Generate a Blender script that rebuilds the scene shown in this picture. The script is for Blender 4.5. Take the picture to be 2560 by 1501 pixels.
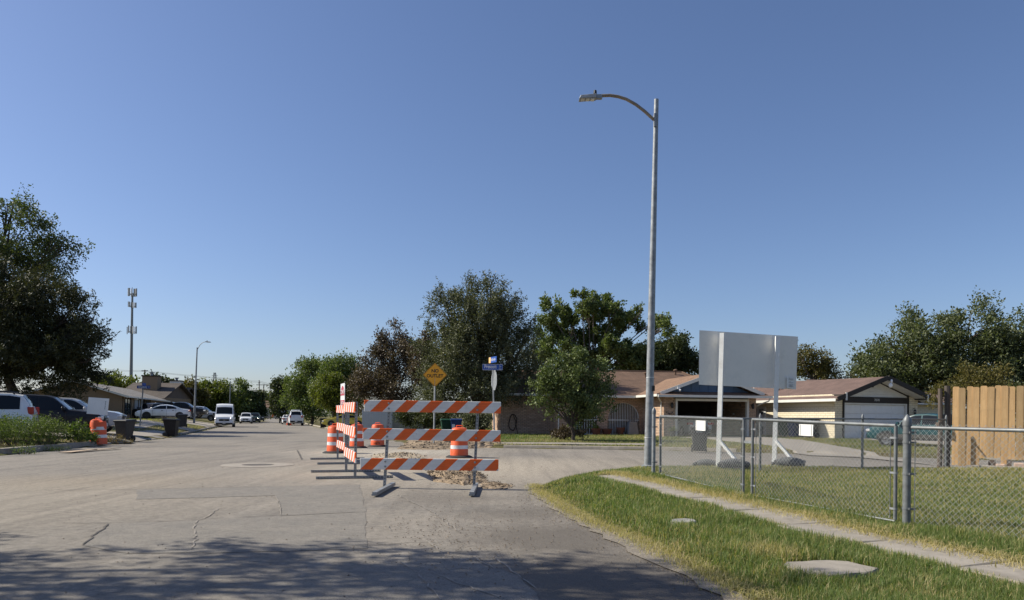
import bpy, bmesh, math, random
import numpy as np
from mathutils import Vector, Matrix, Euler
random.seed(7); rng = np.random.default_rng(7)
R = math.radians
for o in list(bpy.data.objects): bpy.data.objects.remove(o)
SC = bpy.context.scene
COL = SC.collection

# ------------------------------------------------------------------ camera, sky, sun, exposure
FPX, CX, CY, ROLL, EYE = 1828.0, 1280.0, 1044.0, R(0.5), 1.35
cam_d = bpy.data.cameras.new('camera'); cam = bpy.data.objects.new('camera', cam_d); COL.objects.link(cam)
cam.location = (0, 0, EYE); cam.rotation_mode = 'XYZ'
cam.matrix_world = Matrix.Translation((0, 0, EYE)) @ Matrix.Rotation(R(90), 4, 'X') @ Matrix.Rotation(ROLL, 4, 'Z')
cam_d.sensor_width = 36; cam_d.sensor_fit = 'HORIZONTAL'; cam_d.lens = 36 * FPX / 2560
cam_d.shift_y = (CY - 750.5) / 2560
cam_d.clip_end = 5000; cam_d.clip_start = 0.05
SC.camera = cam
SUN_EL, SUN_AZ = R(40), (-0.993, 0.12)         # direction towards the sun, in plan
world = bpy.data.worlds.new('World'); SC.world = world; world.use_nodes = True
wn = world.node_tree.nodes; wl = world.node_tree.links
bg = wn['Background']; sky = wn.new('ShaderNodeTexSky')
sky.sky_type = 'NISHITA'; sky.sun_disc = False; sky.sun_elevation = SUN_EL
sky.sun_rotation = math.atan2(SUN_AZ[0], SUN_AZ[1])
sky.air_density = 1.0; sky.dust_density = 1.0; sky.ozone_density = 5.0; sky.altitude = 200
tn = wn.new('ShaderNodeMix'); tn.data_type = 'RGBA'; tn.blend_type = 'MULTIPLY'; tn.inputs[0].default_value = 1; tn.inputs[7].default_value = (1.045, .985, 1.04, 1)
wl.new(sky.outputs[0], tn.inputs[6]); wl.new(tn.outputs[2], bg.inputs[0]); bg.inputs[1].default_value = 0.088
sun_d = bpy.data.lights.new('sun', 'SUN'); sun_d.energy = 4.8; sun_d.angle = R(0.55); sun_d.color = (1.0, 0.94, 0.805)
sun = bpy.data.objects.new('sun', sun_d); COL.objects.link(sun)
sd_ = Vector((SUN_AZ[0] * math.cos(SUN_EL), SUN_AZ[1] * math.cos(SUN_EL), math.sin(SUN_EL)))
sun.rotation_euler = sd_.to_track_quat('Z', 'Y').to_euler(); sun.location = (-40, 0, 40)
vs = SC.view_settings; vs.view_transform = 'Standard'; vs.look = 'None'; vs.gamma = 1; vs.exposure = 0.43
vs.use_curve_mapping = False
SC.cycles.max_bounces = 6; SC.cycles.transparent_max_bounces = 8
SC.cycles.use_denoising = True

# ------------------------------------------------------------------ helpers
def ray(px, py):
    u = (px - CX) / FPX; v = -(py - CY) / FPX
    return (u * math.cos(ROLL) - v * math.sin(ROLL), u * math.sin(ROLL) + v * math.cos(ROLL))
def at(px, py, Y):
    a, b = ray(px, py)
    return Vector((a * Y, Y, EYE + b * Y))
def gz(px, py, z=0.0):
    a, b = ray(px, py)
    Y = (z - EYE) / b
    return Vector((a * Y, Y, z))

def tag(o, label=None, cat=None, group=None, kind=None):
    if label: o['label'] = label
    if cat: o['category'] = cat
    if group: o['group'] = group
    if kind: o['kind'] = kind
    return o
def thing(name, label, cat, loc=(0, 0, 0), rz=0.0, group=None):
    o = bpy.data.objects.new(name, None); COL.objects.link(o)
    o.empty_display_size = 0.2
    o.location = loc; o.rotation_euler = (0, 0, rz)
    return tag(o, label, cat, group)
CH = {}
def link(o, parent=None):
    COL.objects.link(o)
    if parent is not None:
        o.parent = parent; CH.setdefault(parent.name, []).append(o)
    return o
def copy_tree(o, parent=None):
    c = o.copy(); link(c, parent)
    for k in CH.get(o.name, []): copy_tree(k, c)
    return c

class MB:
    def __init__(s): s.v = []; s.f = []; s.m = []
    def add(s, vs, fs, mi=0):
        b = len(s.v); s.v += [tuple(x) for x in vs]
        s.f += [tuple(b + i for i in f) for f in fs]; s.m += [mi] * len(fs); return s
    def box(s, c, size, M=None, mi=0):
        x, y, z = [d / 2 for d in size]; c = Vector(c)
        vs = [Vector(p) for p in ((-x, -y, -z), (x, -y, -z), (x, y, -z), (-x, y, -z), (-x, -y, z), (x, -y, z), (x, y, z), (-x, y, z))]
        if M is not None: vs = [M @ p for p in vs]
        return s.add([p + c for p in vs], [(0, 3, 2, 1), (4, 5, 6, 7), (0, 1, 5, 4), (1, 2, 6, 5), (2, 3, 7, 6), (3, 0, 4, 7)], mi)
    def bar(s, a, b, w, h, up=(0, 0, 1), mi=0):
        a = Vector(a); b = Vector(b); d = (b - a).normalized(); up = Vector(up)
        sx = d.cross(up)
        if sx.length < 1e-4: sx = d.cross(Vector((0, 1, 0)))
        sx.normalize(); u = sx.cross(d)
        vs = []
        for p in (a, b):
            for i, j in ((-1, -1), (1, -1), (1, 1), (-1, 1)): vs.append(p + sx * (w / 2 * i) + u * (h / 2 * j))
        return s.add(vs, [(0, 1, 2, 3), (7, 6, 5, 4), (0, 4, 5, 1), (1, 5, 6, 2), (2, 6, 7, 3), (3, 7, 4, 0)], mi)
    def path(s, pts, rad, n=8, mi=0, cap=True):
        pts = [Vector(p) for p in pts]
        if not isinstance(rad, (list, tuple)): rad = [rad] * len(pts)
        vs = []; prev = None
        for i, p in enumerate(pts):
            d = (pts[min(i + 1, len(pts) - 1)] - pts[max(i - 1, 0)]).normalized()
            if prev is None:
                a = d.cross(Vector((0, 0, 1)))
                if a.length < 1e-3: a = d.cross(Vector((1, 0, 0)))
            else: a = prev - d * prev.dot(d)
            a.normalize(); prev = a; b = d.cross(a)
            for k in range(n):
                t = 2 * math.pi * k / n
                vs.append(p + (a * math.cos(t) + b * math.sin(t)) * rad[i])
        fs = []
        for i in range(len(pts) - 1):
            for k in range(n): fs.append((i * n + k, i * n + (k + 1) % n, (i + 1) * n + (k + 1) % n, (i + 1) * n + k))
        if cap:
            fs.append(tuple(range(n))[::-1]); fs.append(tuple((len(pts) - 1) * n + k for k in range(n)))
        return s.add(vs, fs, mi)
    def lathe(s, prof, n=24, c=(0, 0, 0), M=None, mi=0, cap=True):
        vs = []; c = Vector(c)
        for r, z in prof:
            for k in range(n):
                t = 2 * math.pi * k / n; p = Vector((r * math.cos(t), r * math.sin(t), z))
                vs.append((M @ p if M is not None else p) + c)
        fs = []
        for i in range(len(prof) - 1):
            for k in range(n): fs.append((i * n + k, i * n + (k + 1) % n, (i + 1) * n + (k + 1) % n, (i + 1) * n + k))
        if cap:
            fs.append(tuple(range(n))[::-1]); fs.append(tuple((len(prof) - 1) * n + k for k in range(n)))
        return s.add(vs, fs, mi)
    def prism(s, poly, ext, mi=0):
        n = len(poly); e = Vector(ext); p = [Vector(q) for q in poly]
        return s.add(p + [q + e for q in p], [tuple(range(n))[::-1], tuple(range(n, 2 * n))] + [(i, (i + 1) % n, n + (i + 1) % n, n + i) for i in range(n)], mi)
    def slab(s, quad, th, mi=0):
        q = [Vector(p) for p in quad]; nrm = Vector((0, 0, 0))
        for i in range(len(q)):
            nrm += (q[i] - q[0]).cross(q[(i + 1) % len(q)] - q[0])
        nrm.normalize()
        if nrm.z < 0: nrm = -nrm
        return s.prism(q, -nrm * th, mi)
    def build(s, name, mats, parent=None, smooth=False, bevel=0.0, fix=True):
        me = bpy.data.meshes.new(name); me.from_pydata(s.v, [], s.f)
        if not isinstance(mats, (list, tuple)): mats = [mats]
        for m in mats: me.materials.append(m)
        if len(mats) > 1: me.polygons.foreach_set('material_index', s.m)
        if fix:
            bm = bmesh.new(); bm.from_mesh(me); bmesh.ops.recalc_face_normals(bm, faces=bm.faces)
            if bevel: bmesh.ops.bevel(bm, geom=list(bm.edges), offset=bevel, segments=1, affect='EDGES', clamp_overlap=True)
            bm.to_mesh(me); bm.free()
        if smooth:
            me.polygons.foreach_set('use_smooth', [True] * len(me.polygons))
            try: me.set_sharp_from_angle(angle=R(38))
            except Exception: pass
        o = bpy.data.objects.new(name, me); link(o, parent); return o

def text(name, body, size, mat, parent, loc, rot=(R(90), 0, 0), align='CENTER', sx=1.0, extrude=0.002, bold=0.0):
    cu = bpy.data.curves.new(name, 'FONT'); cu.body = body; cu.size = size; cu.extrude = extrude
    cu.align_x = align; cu.align_y = 'CENTER'; cu.offset = bold
    cu.materials.append(mat)
    tmp = bpy.data.objects.new(name + '_outline', cu); COL.objects.link(tmp)
    me = bpy.data.meshes.new_from_object(tmp.evaluated_get(bpy.context.evaluated_depsgraph_get()))
    bpy.data.objects.remove(tmp); bpy.data.curves.remove(cu)
    o = bpy.data.objects.new(name, me); link(o, parent)
    o.location = loc; o.rotation_euler = rot; o.scale = (sx, 1, 1); return o

# ------------------------------------------------------------------ materials
def N(nt, t, **kw):
    n = nt.nodes.new(t)
    for k, v in kw.items(): setattr(n, k, v)
    return n
def newmat(name):
    m = bpy.data.materials.new(name); m.use_nodes = True
    return m, m.node_tree, m.node_tree.nodes['Principled BSDF']
def mixc(nt, fac, a, b, mode='MIX'):
    n = nt.nodes.new('ShaderNodeMix'); n.data_type = 'RGBA'; n.blend_type = mode
    for i, x in ((0, fac), (6, a), (7, b)):
        if isinstance(x, bpy.types.NodeSocket): nt.links.new(x, n.inputs[i])
        elif i == 0: n.inputs[0].default_value = x
        else: n.inputs[i].default_value = (*x[:3], 1)
    return n.outputs[2]
def math_(nt, op, a, b=None, c=None, clamp=False):
    n = nt.nodes.new('ShaderNodeMath'); n.operation = op; n.use_clamp = clamp
    for i, x in enumerate((a, b, c)):
        if x is None: continue
        if isinstance(x, bpy.types.NodeSocket): nt.links.new(x, n.inputs[i])
        else: n.inputs[i].default_value = x
    return n.outputs[0]
def noise(nt, vec, scale, detail=4, rough=0.55, dist=0.0):
    n = nt.nodes.new('ShaderNodeTexNoise'); n.inputs['Scale'].default_value = scale
    n.inputs['Detail'].default_value = detail; n.inputs['Roughness'].default_value = rough; n.inputs['Distortion'].default_value = dist
    if vec is not None: nt.links.new(vec, n.inputs['Vector'])
    return n.outputs[0]
def ramp(nt, fac, stops):
    n = nt.nodes.new('ShaderNodeValToRGB'); e = n.color_ramp.elements
    while len(e) < len(stops): e.new(0.5)
    for i, (p, c) in enumerate(stops):
        e[i].position = p; e[i].color = (*c, 1) if len(c) == 3 else c
    nt.links.new(fac, n.inputs[0]); return n.outputs[0]
def ocoord(nt): return nt.nodes.new('ShaderNodeTexCoord').outputs['Object']
def bumpn(nt, h, strength, dist, b):
    n = nt.nodes.new('ShaderNodeBump'); n.inputs['Strength'].default_value = strength; n.inputs['Distance'].default_value = dist
    nt.links.new(h, n.inputs['Height']); nt.links.new(n.outputs[0], b.inputs['Normal'])
def pm(name, col, rough=0.6, metal=0.0, var=0.18, scale=6.0, bump=0.0, spec=0.5, dirt=None, dscale=2.0, coat=0.0):
    m, nt, b = newmat(name); co = ocoord(nt)
    n1 = noise(nt, co, scale, 5, 0.6); 
    lo = [c * (1 - var) for c in col]; hi = [min(1, c * (1 + var)) for c in col]
    c = mixc(nt, ramp(nt, n1, [(0.3, (0, 0, 0)), (0.7, (1, 1, 1))]), lo, hi)
    if dirt:
        n2 = noise(nt, co, dscale, 6, 0.7)
        c = mixc(nt, math_(nt, 'MULTIPLY', ramp(nt, n2, [(0.48, (0, 0, 0)), (0.75, (1, 1, 1))]), 0.75), c, dirt)
    nt.links.new(c, b.inputs['Base Color'])
    b.inputs['Roughness'].default_value = rough; b.inputs['Metallic'].default_value = metal
    b.inputs['Specular IOR Level'].default_value = spec; b.inputs['Coat Weight'].default_value = coat
    b.inputs['Coat Roughness'].default_value = 0.08
    if bump: bumpn(nt, noise(nt, co, scale * 4, 5, 0.65), bump, 0.01, b)
    return m
def paint(name, col, metal=0.0):
    return pm(name, col, rough=0.4, metal=metal, var=0.05, scale=1.5, coat=0.8 if max(col) > .1 else 0.25, spec=0.5 if max(col) > .1 else 0.25, dirt=[c * 0.75 + 0.03 for c in col], dscale=1.2)
def glass_dark(name, col=(0.012, 0.015, 0.018)):
    m, nt, b = newmat(name); b.inputs['Base Color'].default_value = (*col, 1); b.inputs['Roughness'].default_value = 0.06
    b.inputs['Specular IOR Level'].default_value = 0.3; return m
M = {}
M['galv'] = pm('galvanised_steel', (0.27, 0.285, 0.295), 0.5, 0.3, 0.3, 9, 0.05, dirt=(0.19, 0.19, 0.19), dscale=5)
M['fence_galv'] = pm('fence_tube_steel', (0.17, 0.18, 0.185), 0.5, 0.25, 0.25, 9, 0.05, dirt=(0.12, 0.12, 0.12), dscale=5)
M['galv_dark'] = pm('weathered_steel', (0.19, 0.20, 0.20), 0.5, 0.35, 0.25, 12, 0.05)
M['wire'] = pm('fence_wire', (0.36, 0.37, 0.36), 0.45, 0.2, 0.1, 3)
M['rust_pipe'] = pm('rust_tinted_pipe', (0.27, 0.22, 0.17), 0.55, 0.2, 0.25, 5, dirt=(0.30, 0.19, 0.09), dscale=3)
M['white'] = pm('white_paint', (0.80, 0.80, 0.78), 0.5, 0, 0.05, 3, dirt=(0.62, 0.60, 0.56), dscale=4)
M['whiteboard'] = pm('white_board_paint', (0.86, 0.83, 0.77), 0.65, 0, 0.04, 2.5, dirt=(0.72, 0.70, 0.65), dscale=5)
M['black'] = pm('black_plastic', (0.018, 0.018, 0.019), 0.5, 0, 0.2, 6)
M['rubber'] = pm('tyre_rubber', (0.022, 0.022, 0.022), 0.8, 0, 0.2, 8)
M['blackink'] = pm('black_ink', (0.015, 0.012, 0.01), 0.6, 0, 0.05)
M['chrome'] = pm('chrome', (0.62, 0.62, 0.62), 0.15, 0.9, 0.05)
M['rim'] = pm('wheel_alloy', (0.34, 0.34, 0.35), 0.35, 0.6, 0.15)
M['glass'] = glass_dark('tinted_glass')
M['glass2'] = glass_dark('house_glass', (0.05, 0.07, 0.07))
M['lamp'] = pm('headlight_lens', (0.7, 0.7, 0.7), 0.12, 0.2, 0.1)
M['tail'] = pm('tail_light', (0.42, 0.03, 0.02), 0.2, 0, 0.1)
M['amber'] = pm('amber_lens', (0.5, 0.16, 0.02), 0.2, 0, 0.1)
M['plate'] = pm('number_plate', (0.6, 0.6, 0.6), 0.4)
M['orange'] = pm('drum_orange', (0.80, 0.115, 0.025), 0.45, 0, 0.12, 3, dirt=(0.55, 0.12, 0.05), dscale=3)
M['refl'] = pm('reflective_white', (0.74, 0.75, 0.76), 0.35, 0, 0.07, 6, dirt=(0.5, 0.48, 0.45), dscale=5)
M['blue_sign'] = pm('blue_sign_sheeting', (0.012, 0.07, 0.33), 0.4, 0, 0.08, 3)
M['yellow'] = pm('amber_sign_sheeting', (0.78, 0.36, 0.015), 0.4, 0, 0.05, 2)
M['signorange'] = pm('orange_sign_sheeting', (0.85, 0.5, 0.18), 0.4, 0, 0.05, 2)
M['signred'] = pm('faded_red_sheeting', (0.42, 0.06, 0.09), 0.45, 0, 0.1, 8)
M['conc'] = pm('concrete', (0.295, 0.262, 0.22), 0.9, 0, 0.16, 5, 0.25, dirt=(0.19, 0.165, 0.13), dscale=1.6)
M['kerb'] = pm('kerb_concrete', (0.30, 0.265, 0.215), 0.9, 0, 0.2, 4, 0.3, dirt=(0.20, 0.17, 0.13), dscale=1.2)
M['bin_black'] = pm('bin_black_plastic', (0.016, 0.016, 0.017), 0.45, 0, 0.2, 5, spec=0.22)
M['bin_grey'] = pm('bin_grey_plastic', (0.055, 0.053, 0.052), 0.55, 0, 0.2, 5, spec=0.22)
M['bin_brown'] = pm('bin_brown_plastic', (0.085, 0.07, 0.055), 0.55, 0, 0.2, 5, spec=0.22)
M['bin_green'] = pm('bin_green_plastic', (0.012, 0.05, 0.028), 0.5, 0, 0.2, 5, spec=0.22)
M['bin_blue'] = pm('bin_blue_plastic', (0.015, 0.035, 0.12), 0.5, 0, 0.2, 5, spec=0.22)
M['sandbag'] = pm('grey_sandbag_cloth', (0.085, 0.088, 0.092), 0.9, 0, 0.3, 14, 0.4)
M['brown_trim'] = pm('dark_brown_trim', (0.022, 0.016, 0.012), 0.7, 0, 0.15)
M['cream'] = pm('cream_siding', (0.74, 0.66, 0.49), 0.75, 0, 0.05, 4)
M['offwhite'] = pm('off_white_trim', (0.66, 0.64, 0.58), 0.65, 0, 0.06, 3)
M['garage_white'] = pm('garage_door_paint', (0.72, 0.71, 0.68), 0.6, 0, 0.05, 3)
M['blue_siding'] = pm('blue_grey_siding', (0.09, 0.15, 0.24), 0.7, 0, 0.1, 5)
M['tan_wall'] = pm('tan_wall_panel', (0.24, 0.17, 0.105), 0.8, 0, 0.12, 2, dirt=(0.17, 0.12, 0.08))
M['garage_shade'] = pm('shade_dimmed_garage_board', (0.075, 0.065, 0.055), 0.9, 0, 0.3, 2)  # interior colour darkened to paint in the shade of the garage
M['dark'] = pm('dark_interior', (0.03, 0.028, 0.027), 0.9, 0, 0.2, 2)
M['terracotta'] = pm('terracotta', (0.13, 0.05, 0.03), 0.85, 0, 0.2, 5)
M['greypaint'] = pm('grey_paint', (0.16, 0.17, 0.18), 0.6, 0, 0.15)
M['warm_grey'] = pm('two_tone_lower_paint', (0.065, 0.06, 0.053), 0.5, 0, 0.1, 3)
M['card'] = pm('cardboard', (0.48, 0.36, 0.25), 0.9, 0, 0.15, 3)
M['dirt'] = pm('excavated_dirt', (0.25, 0.185, 0.12), 0.95, 0, 0.5, 9, 0.9, dirt=(0.10, 0.072, 0.045), dscale=5)
M['pale_dirt'] = pm('pale_caliche', (0.36, 0.30, 0.22), 0.95, 0, 0.25, 6, 0.8, dirt=(0.28, 0.22, 0.15), dscale=3)
M['clod'] = pm('dirt_clods', (0.165, 0.128, 0.09), 0.95, 0, 0.6, 3, 0.6, dirt=(0.09, 0.065, 0.042), dscale=6)
M['stone'] = pm('grey_stone', (0.27, 0.26, 0.24), 0.9, 0, 0.25, 7, 0.5)
M['pinkstone'] = pm('pink_stone', (0.50, 0.36, 0.28), 0.9, 0, 0.15, 4, 0.4)
M['bark'] = pm('bark', (0.085, 0.065, 0.05), 0.95, 0, 0.35, 9, 0.6)
M['bark_pale'] = pm('pale_bark', (0.17, 0.145, 0.12), 0.95, 0, 0.3, 9, 0.5)
M['crack_light'] = pm('crack_filler', (0.262, 0.235, 0.203), 0.95, 0, 0.3, 9)
M['crack_dark'] = pm('dark_crack_tar', (0.09, 0.08, 0.07), 0.95, 0, 0.3, 9)  # dark tone of the cracks, seams and manhole lid themselves
M['corrug'] = pm('galvanised_sheet', (0.50, 0.53, 0.56), 0.5, 0.15, 0.1, 2, dirt=(0.38, 0.40, 0.42))
M['corrug2'] = pm('grey_green_sheet', (0.19, 0.20, 0.18), 0.6, 0.1, 0.1, 2)

def brick_mat(name, c1, c2, mortar, bw=0.21, bh=0.075, ms=0.012, paintvar=0.1, sq=1.0):
    m, nt, b = newmat(name); co = ocoord(nt)
    sp = N(nt, 'ShaderNodeSeparateXYZ'); nt.links.new(co, sp.inputs[0])
    cb = N(nt, 'ShaderNodeCombineXYZ'); nt.links.new(math_(nt, 'ADD', sp.outputs[0], sp.outputs[1]), cb.inputs[0]); nt.links.new(sp.outputs[2], cb.inputs[1])
    t = N(nt, 'ShaderNodeTexBrick'); nt.links.new(cb.outputs[0], t.inputs['Vector'])
    t.inputs['Scale'].default_value = 1; t.inputs['Brick Width'].default_value = bw; t.inputs['Row Height'].default_value = bh
    t.inputs['Mortar Size'].default_value = ms; t.inputs['Bias'].default_value = 0.0; t.inputs['Mortar Smooth'].default_value = 0.2
    t.inputs['Color1'].default_value = (*c1, 1); t.inputs['Color2'].default_value = (*c2, 1); t.inputs['Mortar'].default_value = (*mortar, 1)
    n = noise(nt, co, 1.3, 5, 0.6)
    c = mixc(nt, 1.0, t.outputs[0], ramp(nt, n, [(0.3, (1 - paintvar,) * 3), (0.7, (1 + paintvar,) * 3)]), 'MULTIPLY')
    nt.links.new(c, b.inputs['Base Color']); b.inputs['Roughness'].default_value = 0.9
    inv = math_(nt, 'SUBTRACT', 1.0, t.outputs['Fac'])
    bumpn(nt, inv, 0.6, 0.012, b); return m
M['brick'] = brick_mat('tan_pink_brick', (0.62, 0.43, 0.30), (0.44, 0.28, 0.185), (0.22, 0.17, 0.13), 0.29, 0.098, 0.014)
M['cream_brick'] = brick_mat('painted_cream_brick', (0.74, 0.655, 0.49), (0.70, 0.615, 0.45), (0.48, 0.41, 0.29), 0.36, 0.13, 0.014, 0.05)
def shingle(name, c1, c2, c3):
    m = brick_mat(name, c1, c2, c3, 0.30, 0.045, 0.006, 0.22)
    return m
M['roof_brown'] = shingle('brown_shingles', (0.165, 0.098, 0.062), (0.135, 0.08, 0.052), (0.10, 0.06, 0.04))
M['roof_sunlit_tan'] = shingle('sunlit_tan_shingles', (0.27, 0.165, 0.10), (0.22, 0.13, 0.08), (0.15, 0.09, 0.06))  # brown shingles with sunlight on the garage slope mixed into the colour
M['roof_mauve'] = shingle('mauve_brown_shingles', (0.165, 0.105, 0.085), (0.14, 0.09, 0.072), (0.10, 0.066, 0.055))
M['roof_grey'] = shingle('grey_shingles', (0.24, 0.215, 0.19), (0.19, 0.17, 0.15), (0.12, 0.11, 0.1))
M['roof_dark'] = shingle('dark_brown_shingles', (0.10, 0.078, 0.062), (0.075, 0.06, 0.048), (0.045, 0.035, 0.03))

def stripe_mat(name, period, phase, orange=(0.88, 0.13, 0.012), slope=-1.0):
    m, nt, b = newmat(name); co = ocoord(nt)
    sp = N(nt, 'ShaderNodeSeparateXYZ'); nt.links.new(co, sp.inputs[0])
    u = math_(nt, 'MULTIPLY_ADD', sp.outputs[2], slope, sp.outputs[0])
    u = math_(nt, 'MULTIPLY_ADD', u, 1 / period, phase + 20)
    fr = math_(nt, 'FRACT', u); st = math_(nt, 'LESS_THAN', fr, 0.5)
    n = noise(nt, co, 5, 6, 0.7); sc = ramp(nt, n, [(0.35, (0.86,) * 3), (0.65, (1.04,) * 3)])
    map_ = N(nt, 'ShaderNodeMapping'); map_.inputs['Scale'].default_value = (2.5, 1, 60); nt.links.new(co, map_.inputs[0])
    n2 = noise(nt, map_.outputs[0], 1.0, 4, 0.6); scr = ramp(nt, n2, [(0.35, (0.88,) * 3), (0.7, (1.05,) * 3)])
    c = mixc(nt, st, (0.80, 0.79, 0.77), orange)
    c = mixc(nt, 1.0, c, sc, 'MULTIPLY'); c = mixc(nt, 1.0, c, scr, 'MULTIPLY')
    nz = noise(nt, co, 38, 2, 0.5); c = mixc(nt, ramp(nt, nz, [(0.71, (0, 0, 0)), (0.74, (1, 1, 1))]), c, (0.42, 0.40, 0.38))
    nt.links.new(c, b.inputs['Base Color']); b.inputs['Roughness'].default_value = 0.38
    return m

def wood_mat(name, col, dark):
    m, nt, b = newmat(name); co = ocoord(nt)
    mp = N(nt, 'ShaderNodeMapping'); mp.inputs['Scale'].default_value = (26, 26, 1.3); nt.links.new(co, mp.inputs[0])
    n = noise(nt, mp.outputs[0], 1.0, 6, 0.65, 0.4)
    c = mixc(nt, ramp(nt, n, [(0.35, (0, 0, 0)), (0.72, (1, 1, 1))]), col, dark)
    oi = N(nt, 'ShaderNodeObjectInfo')
    c = mixc(nt, 1.0, c, ramp(nt, oi.outputs['Random'], [(0, (0.70, 0.72, 0.74)), (0.3, (0.92, 0.9, 0.88)), (1, (1.12, 1.08, 1.04))]), 'MULTIPLY')
    n2 = noise(nt, co, 3.0, 5, 0.6)
    c = mixc(nt, math_(nt, 'MULTIPLY', ramp(nt, n2, [(0.52, (0, 0, 0)), (0.75, (1, 1, 1))]), 0.7), c, [x * 0.5 for x in col])
    nt.links.new(c, b.inputs['Base Color']); b.inputs['Roughness'].default_value = 0.85
    bumpn(nt, n, 0.4, 0.004, b); return m
M['cedar'] = wood_mat('cedar_picket_wood', (0.60, 0.40, 0.20), (0.42, 0.26, 0.12))
M['oldwood'] = wood_mat('weathered_wood', (0.15, 0.12, 0.10), (0.06, 0.045, 0.035))

def leaf_mat(name, c1, c2, trans=0.3):
    m, nt, b = newmat(name)
    a = N(nt, 'ShaderNodeAttribute', attribute_name='tint')
    c = mixc(nt, a.outputs['Fac'], c1, c2)
    nt.links.new(c, b.inputs['Base Color']); b.inputs['Roughness'].default_value = 0.55; b.inputs['Specular IOR Level'].default_value = 0.35
    tr = N(nt, 'ShaderNodeBsdfTranslucent'); nt.links.new(mixc(nt, 1.0, c, (1.1, 1.2, 0.5), 'MULTIPLY'), tr.inputs[0])
    mx = N(nt, 'ShaderNodeMixShader'); mx.inputs[0].default_value = trans
    nt.links.new(b.outputs[0], mx.inputs[1]); nt.links.new(tr.outputs[0], mx.inputs[2])
    nt.links.new(mx.outputs[0], nt.nodes['Material Output'].inputs[0]); return m

# ------------------------------------------------------------------ ground, road
ROAD = np.array([(-12, -8), (-14, 8), (-15.2, 18), (-16.3, 23.5), (-17.8, 33), (-19.6, 41.5), (-25.2, 59), (-31.7, 78.6), (-43.5, 114),
                 (-105, 300), (-150, 435), (-138, 440), (-92, 300), (-29.1, 105), (-20.8, 80), (-11.6, 55.7), (-7, 42), (-5, 36.5), (-2.8, 33.2),
                 (-.37, 32), (5.6, 31.2), (10, 29.7), (15.5, 26.5), (25, 20.5), (45, 6), (42, -2), (30, 11), (20, 16.5), (12, 18.3), (8, 18.6), (5, 18.5),
                 (2.6, 18.3), (1.6, 16.9), (.95, 15.6), (.45, 14.3), (.5, 13), (.96, 9.6), (1.35, 8.1), (1.61, 6.6), (1.85, 5.2), (2.2, 2), (2.5, -8)], float)
def road_sd(x, y):
    x = np.asarray(x, float); y = np.asarray(y, float)
    d2 = np.full(x.shape, 1e18); ins = np.zeros(x.shape, bool)
    n = len(ROAD)
    for i in range(n):
        ax, ay = ROAD[i]; bx, by = ROAD[(i + 1) % n]
        ex, ey = bx - ax, by - ay
        t = np.clip(((x - ax) * ex + (y - ay) * ey) / (ex * ex + ey * ey), 0, 1)
        d2 = np.minimum(d2, (x - ax - t * ex) ** 2 + (y - ay - t * ey) ** 2)
        c = (ay > y) != (by > y)
        with np.errstate(divide='ignore', invalid='ignore'):
            ins ^= c & (x < (bx - ax) * (y - ay) / (by - ay) + ax)
    d = np.sqrt(d2)
    return np.where(ins, -d, d)
def sstep(a, b, x):
    t = np.clip((x - a) / (b - a), 0, 1); return t * t * (3 - 2 * t)
def ground_np(x, y):
    x = np.asarray(x, float); y = np.asarray(y, float); s = road_sd(x, y); sp = np.maximum(s, 0)
    near = np.clip(.018 * (y - 4), .03, .26)
    near = np.minimum(near, .02 + .16 * sp)
    far = np.clip(.12 + .011 * sp, 0, .45)
    k = .05 + .11 * sstep(28, 62, y)
    left = .13 + np.minimum(sp * k, .72)
    leftside = x < -0.333 * (y - 78.6) - 26
    nearr = (y < 22) & (x > 0) | ((x > 12) & (y < 24) & (y < -0.55 * (x - 12) + 19.5))
    h = np.where(leftside, left, np.where(nearr, near, far))
    ramp_ = np.where(nearr & ~leftside, sstep(-.05, .35, s), sstep(.06, .3, s))
    bumps = 0.012 * np.sin(x * 2.1 + 1.3 * np.sin(y * 1.7)) * np.cos(y * 2.7)
    return np.where(s < 0, -.04, -.04 + (h + .04 + bumps * sstep(.3, 1.2, s)) * ramp_)
def gh(x, y): return float(ground_np(np.array([x]), np.array([y]))[0])

def soil_mat():
    m, nt, b = newmat('dry_grass_ground'); co = ocoord(nt)
    n1 = noise(nt, co, 0.35, 6, 0.65); n2 = noise(nt, co, 5.0, 6, 0.75); n3 = noise(nt, co, 60, 3, 0.7)
    g = mixc(nt, ramp(nt, n2, [(0.35, (0, 0, 0)), (0.68, (1, 1, 1))]), (0.085, 0.105, 0.028), (0.17, 0.155, 0.062))
    g = mixc(nt, ramp(nt, n1, [(0.4, (0, 0, 0)), (0.62, (1, 1, 1))]), g, (0.235, 0.19, 0.10))
    g = mixc(nt, math_(nt, 'MULTIPLY', ramp(nt, n3, [(0.35, (1, 1, 1)), (0.6, (0, 0, 0))]), 0.6), g, (0.04, 0.035, 0.018))
    nt.links.new(g, b.inputs['Base Color']); b.inputs['Roughness'].default_value = 0.97; b.inputs['Specular IOR Level'].default_value = 0.1
    bumpn(nt, math_(nt, 'ADD', n2, n3), 0.9, 0.05, b); return m
M['soil'] = soil_mat()
def grid_axis(segs):
    out = []
    for a, b_, st in segs: out += list(np.arange(a, b_, st))
    return np.array(out + [segs[-1][1]])
gx = grid_axis([(-900, -150, 50), (-150, -50, 5), (-50, -10, .5), (-10, -1, .7), (-1, 14, .25), (14, 40, 1.0), (40, 120, 8), (120, 1000, 60)])
gy = grid_axis([(-60, 3, 3), (3, 20, .25), (20, 62, .5), (62, 130, 1.0), (130, 460, 8), (460, 2600, 120)])
XX, YY = np.meshgrid(gx, gy); ZZ = ground_np(XX, YY)
nx, ny = len(gx), len(gy)
V = np.stack([XX.ravel(), YY.ravel(), ZZ.ravel()], 1)
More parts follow.
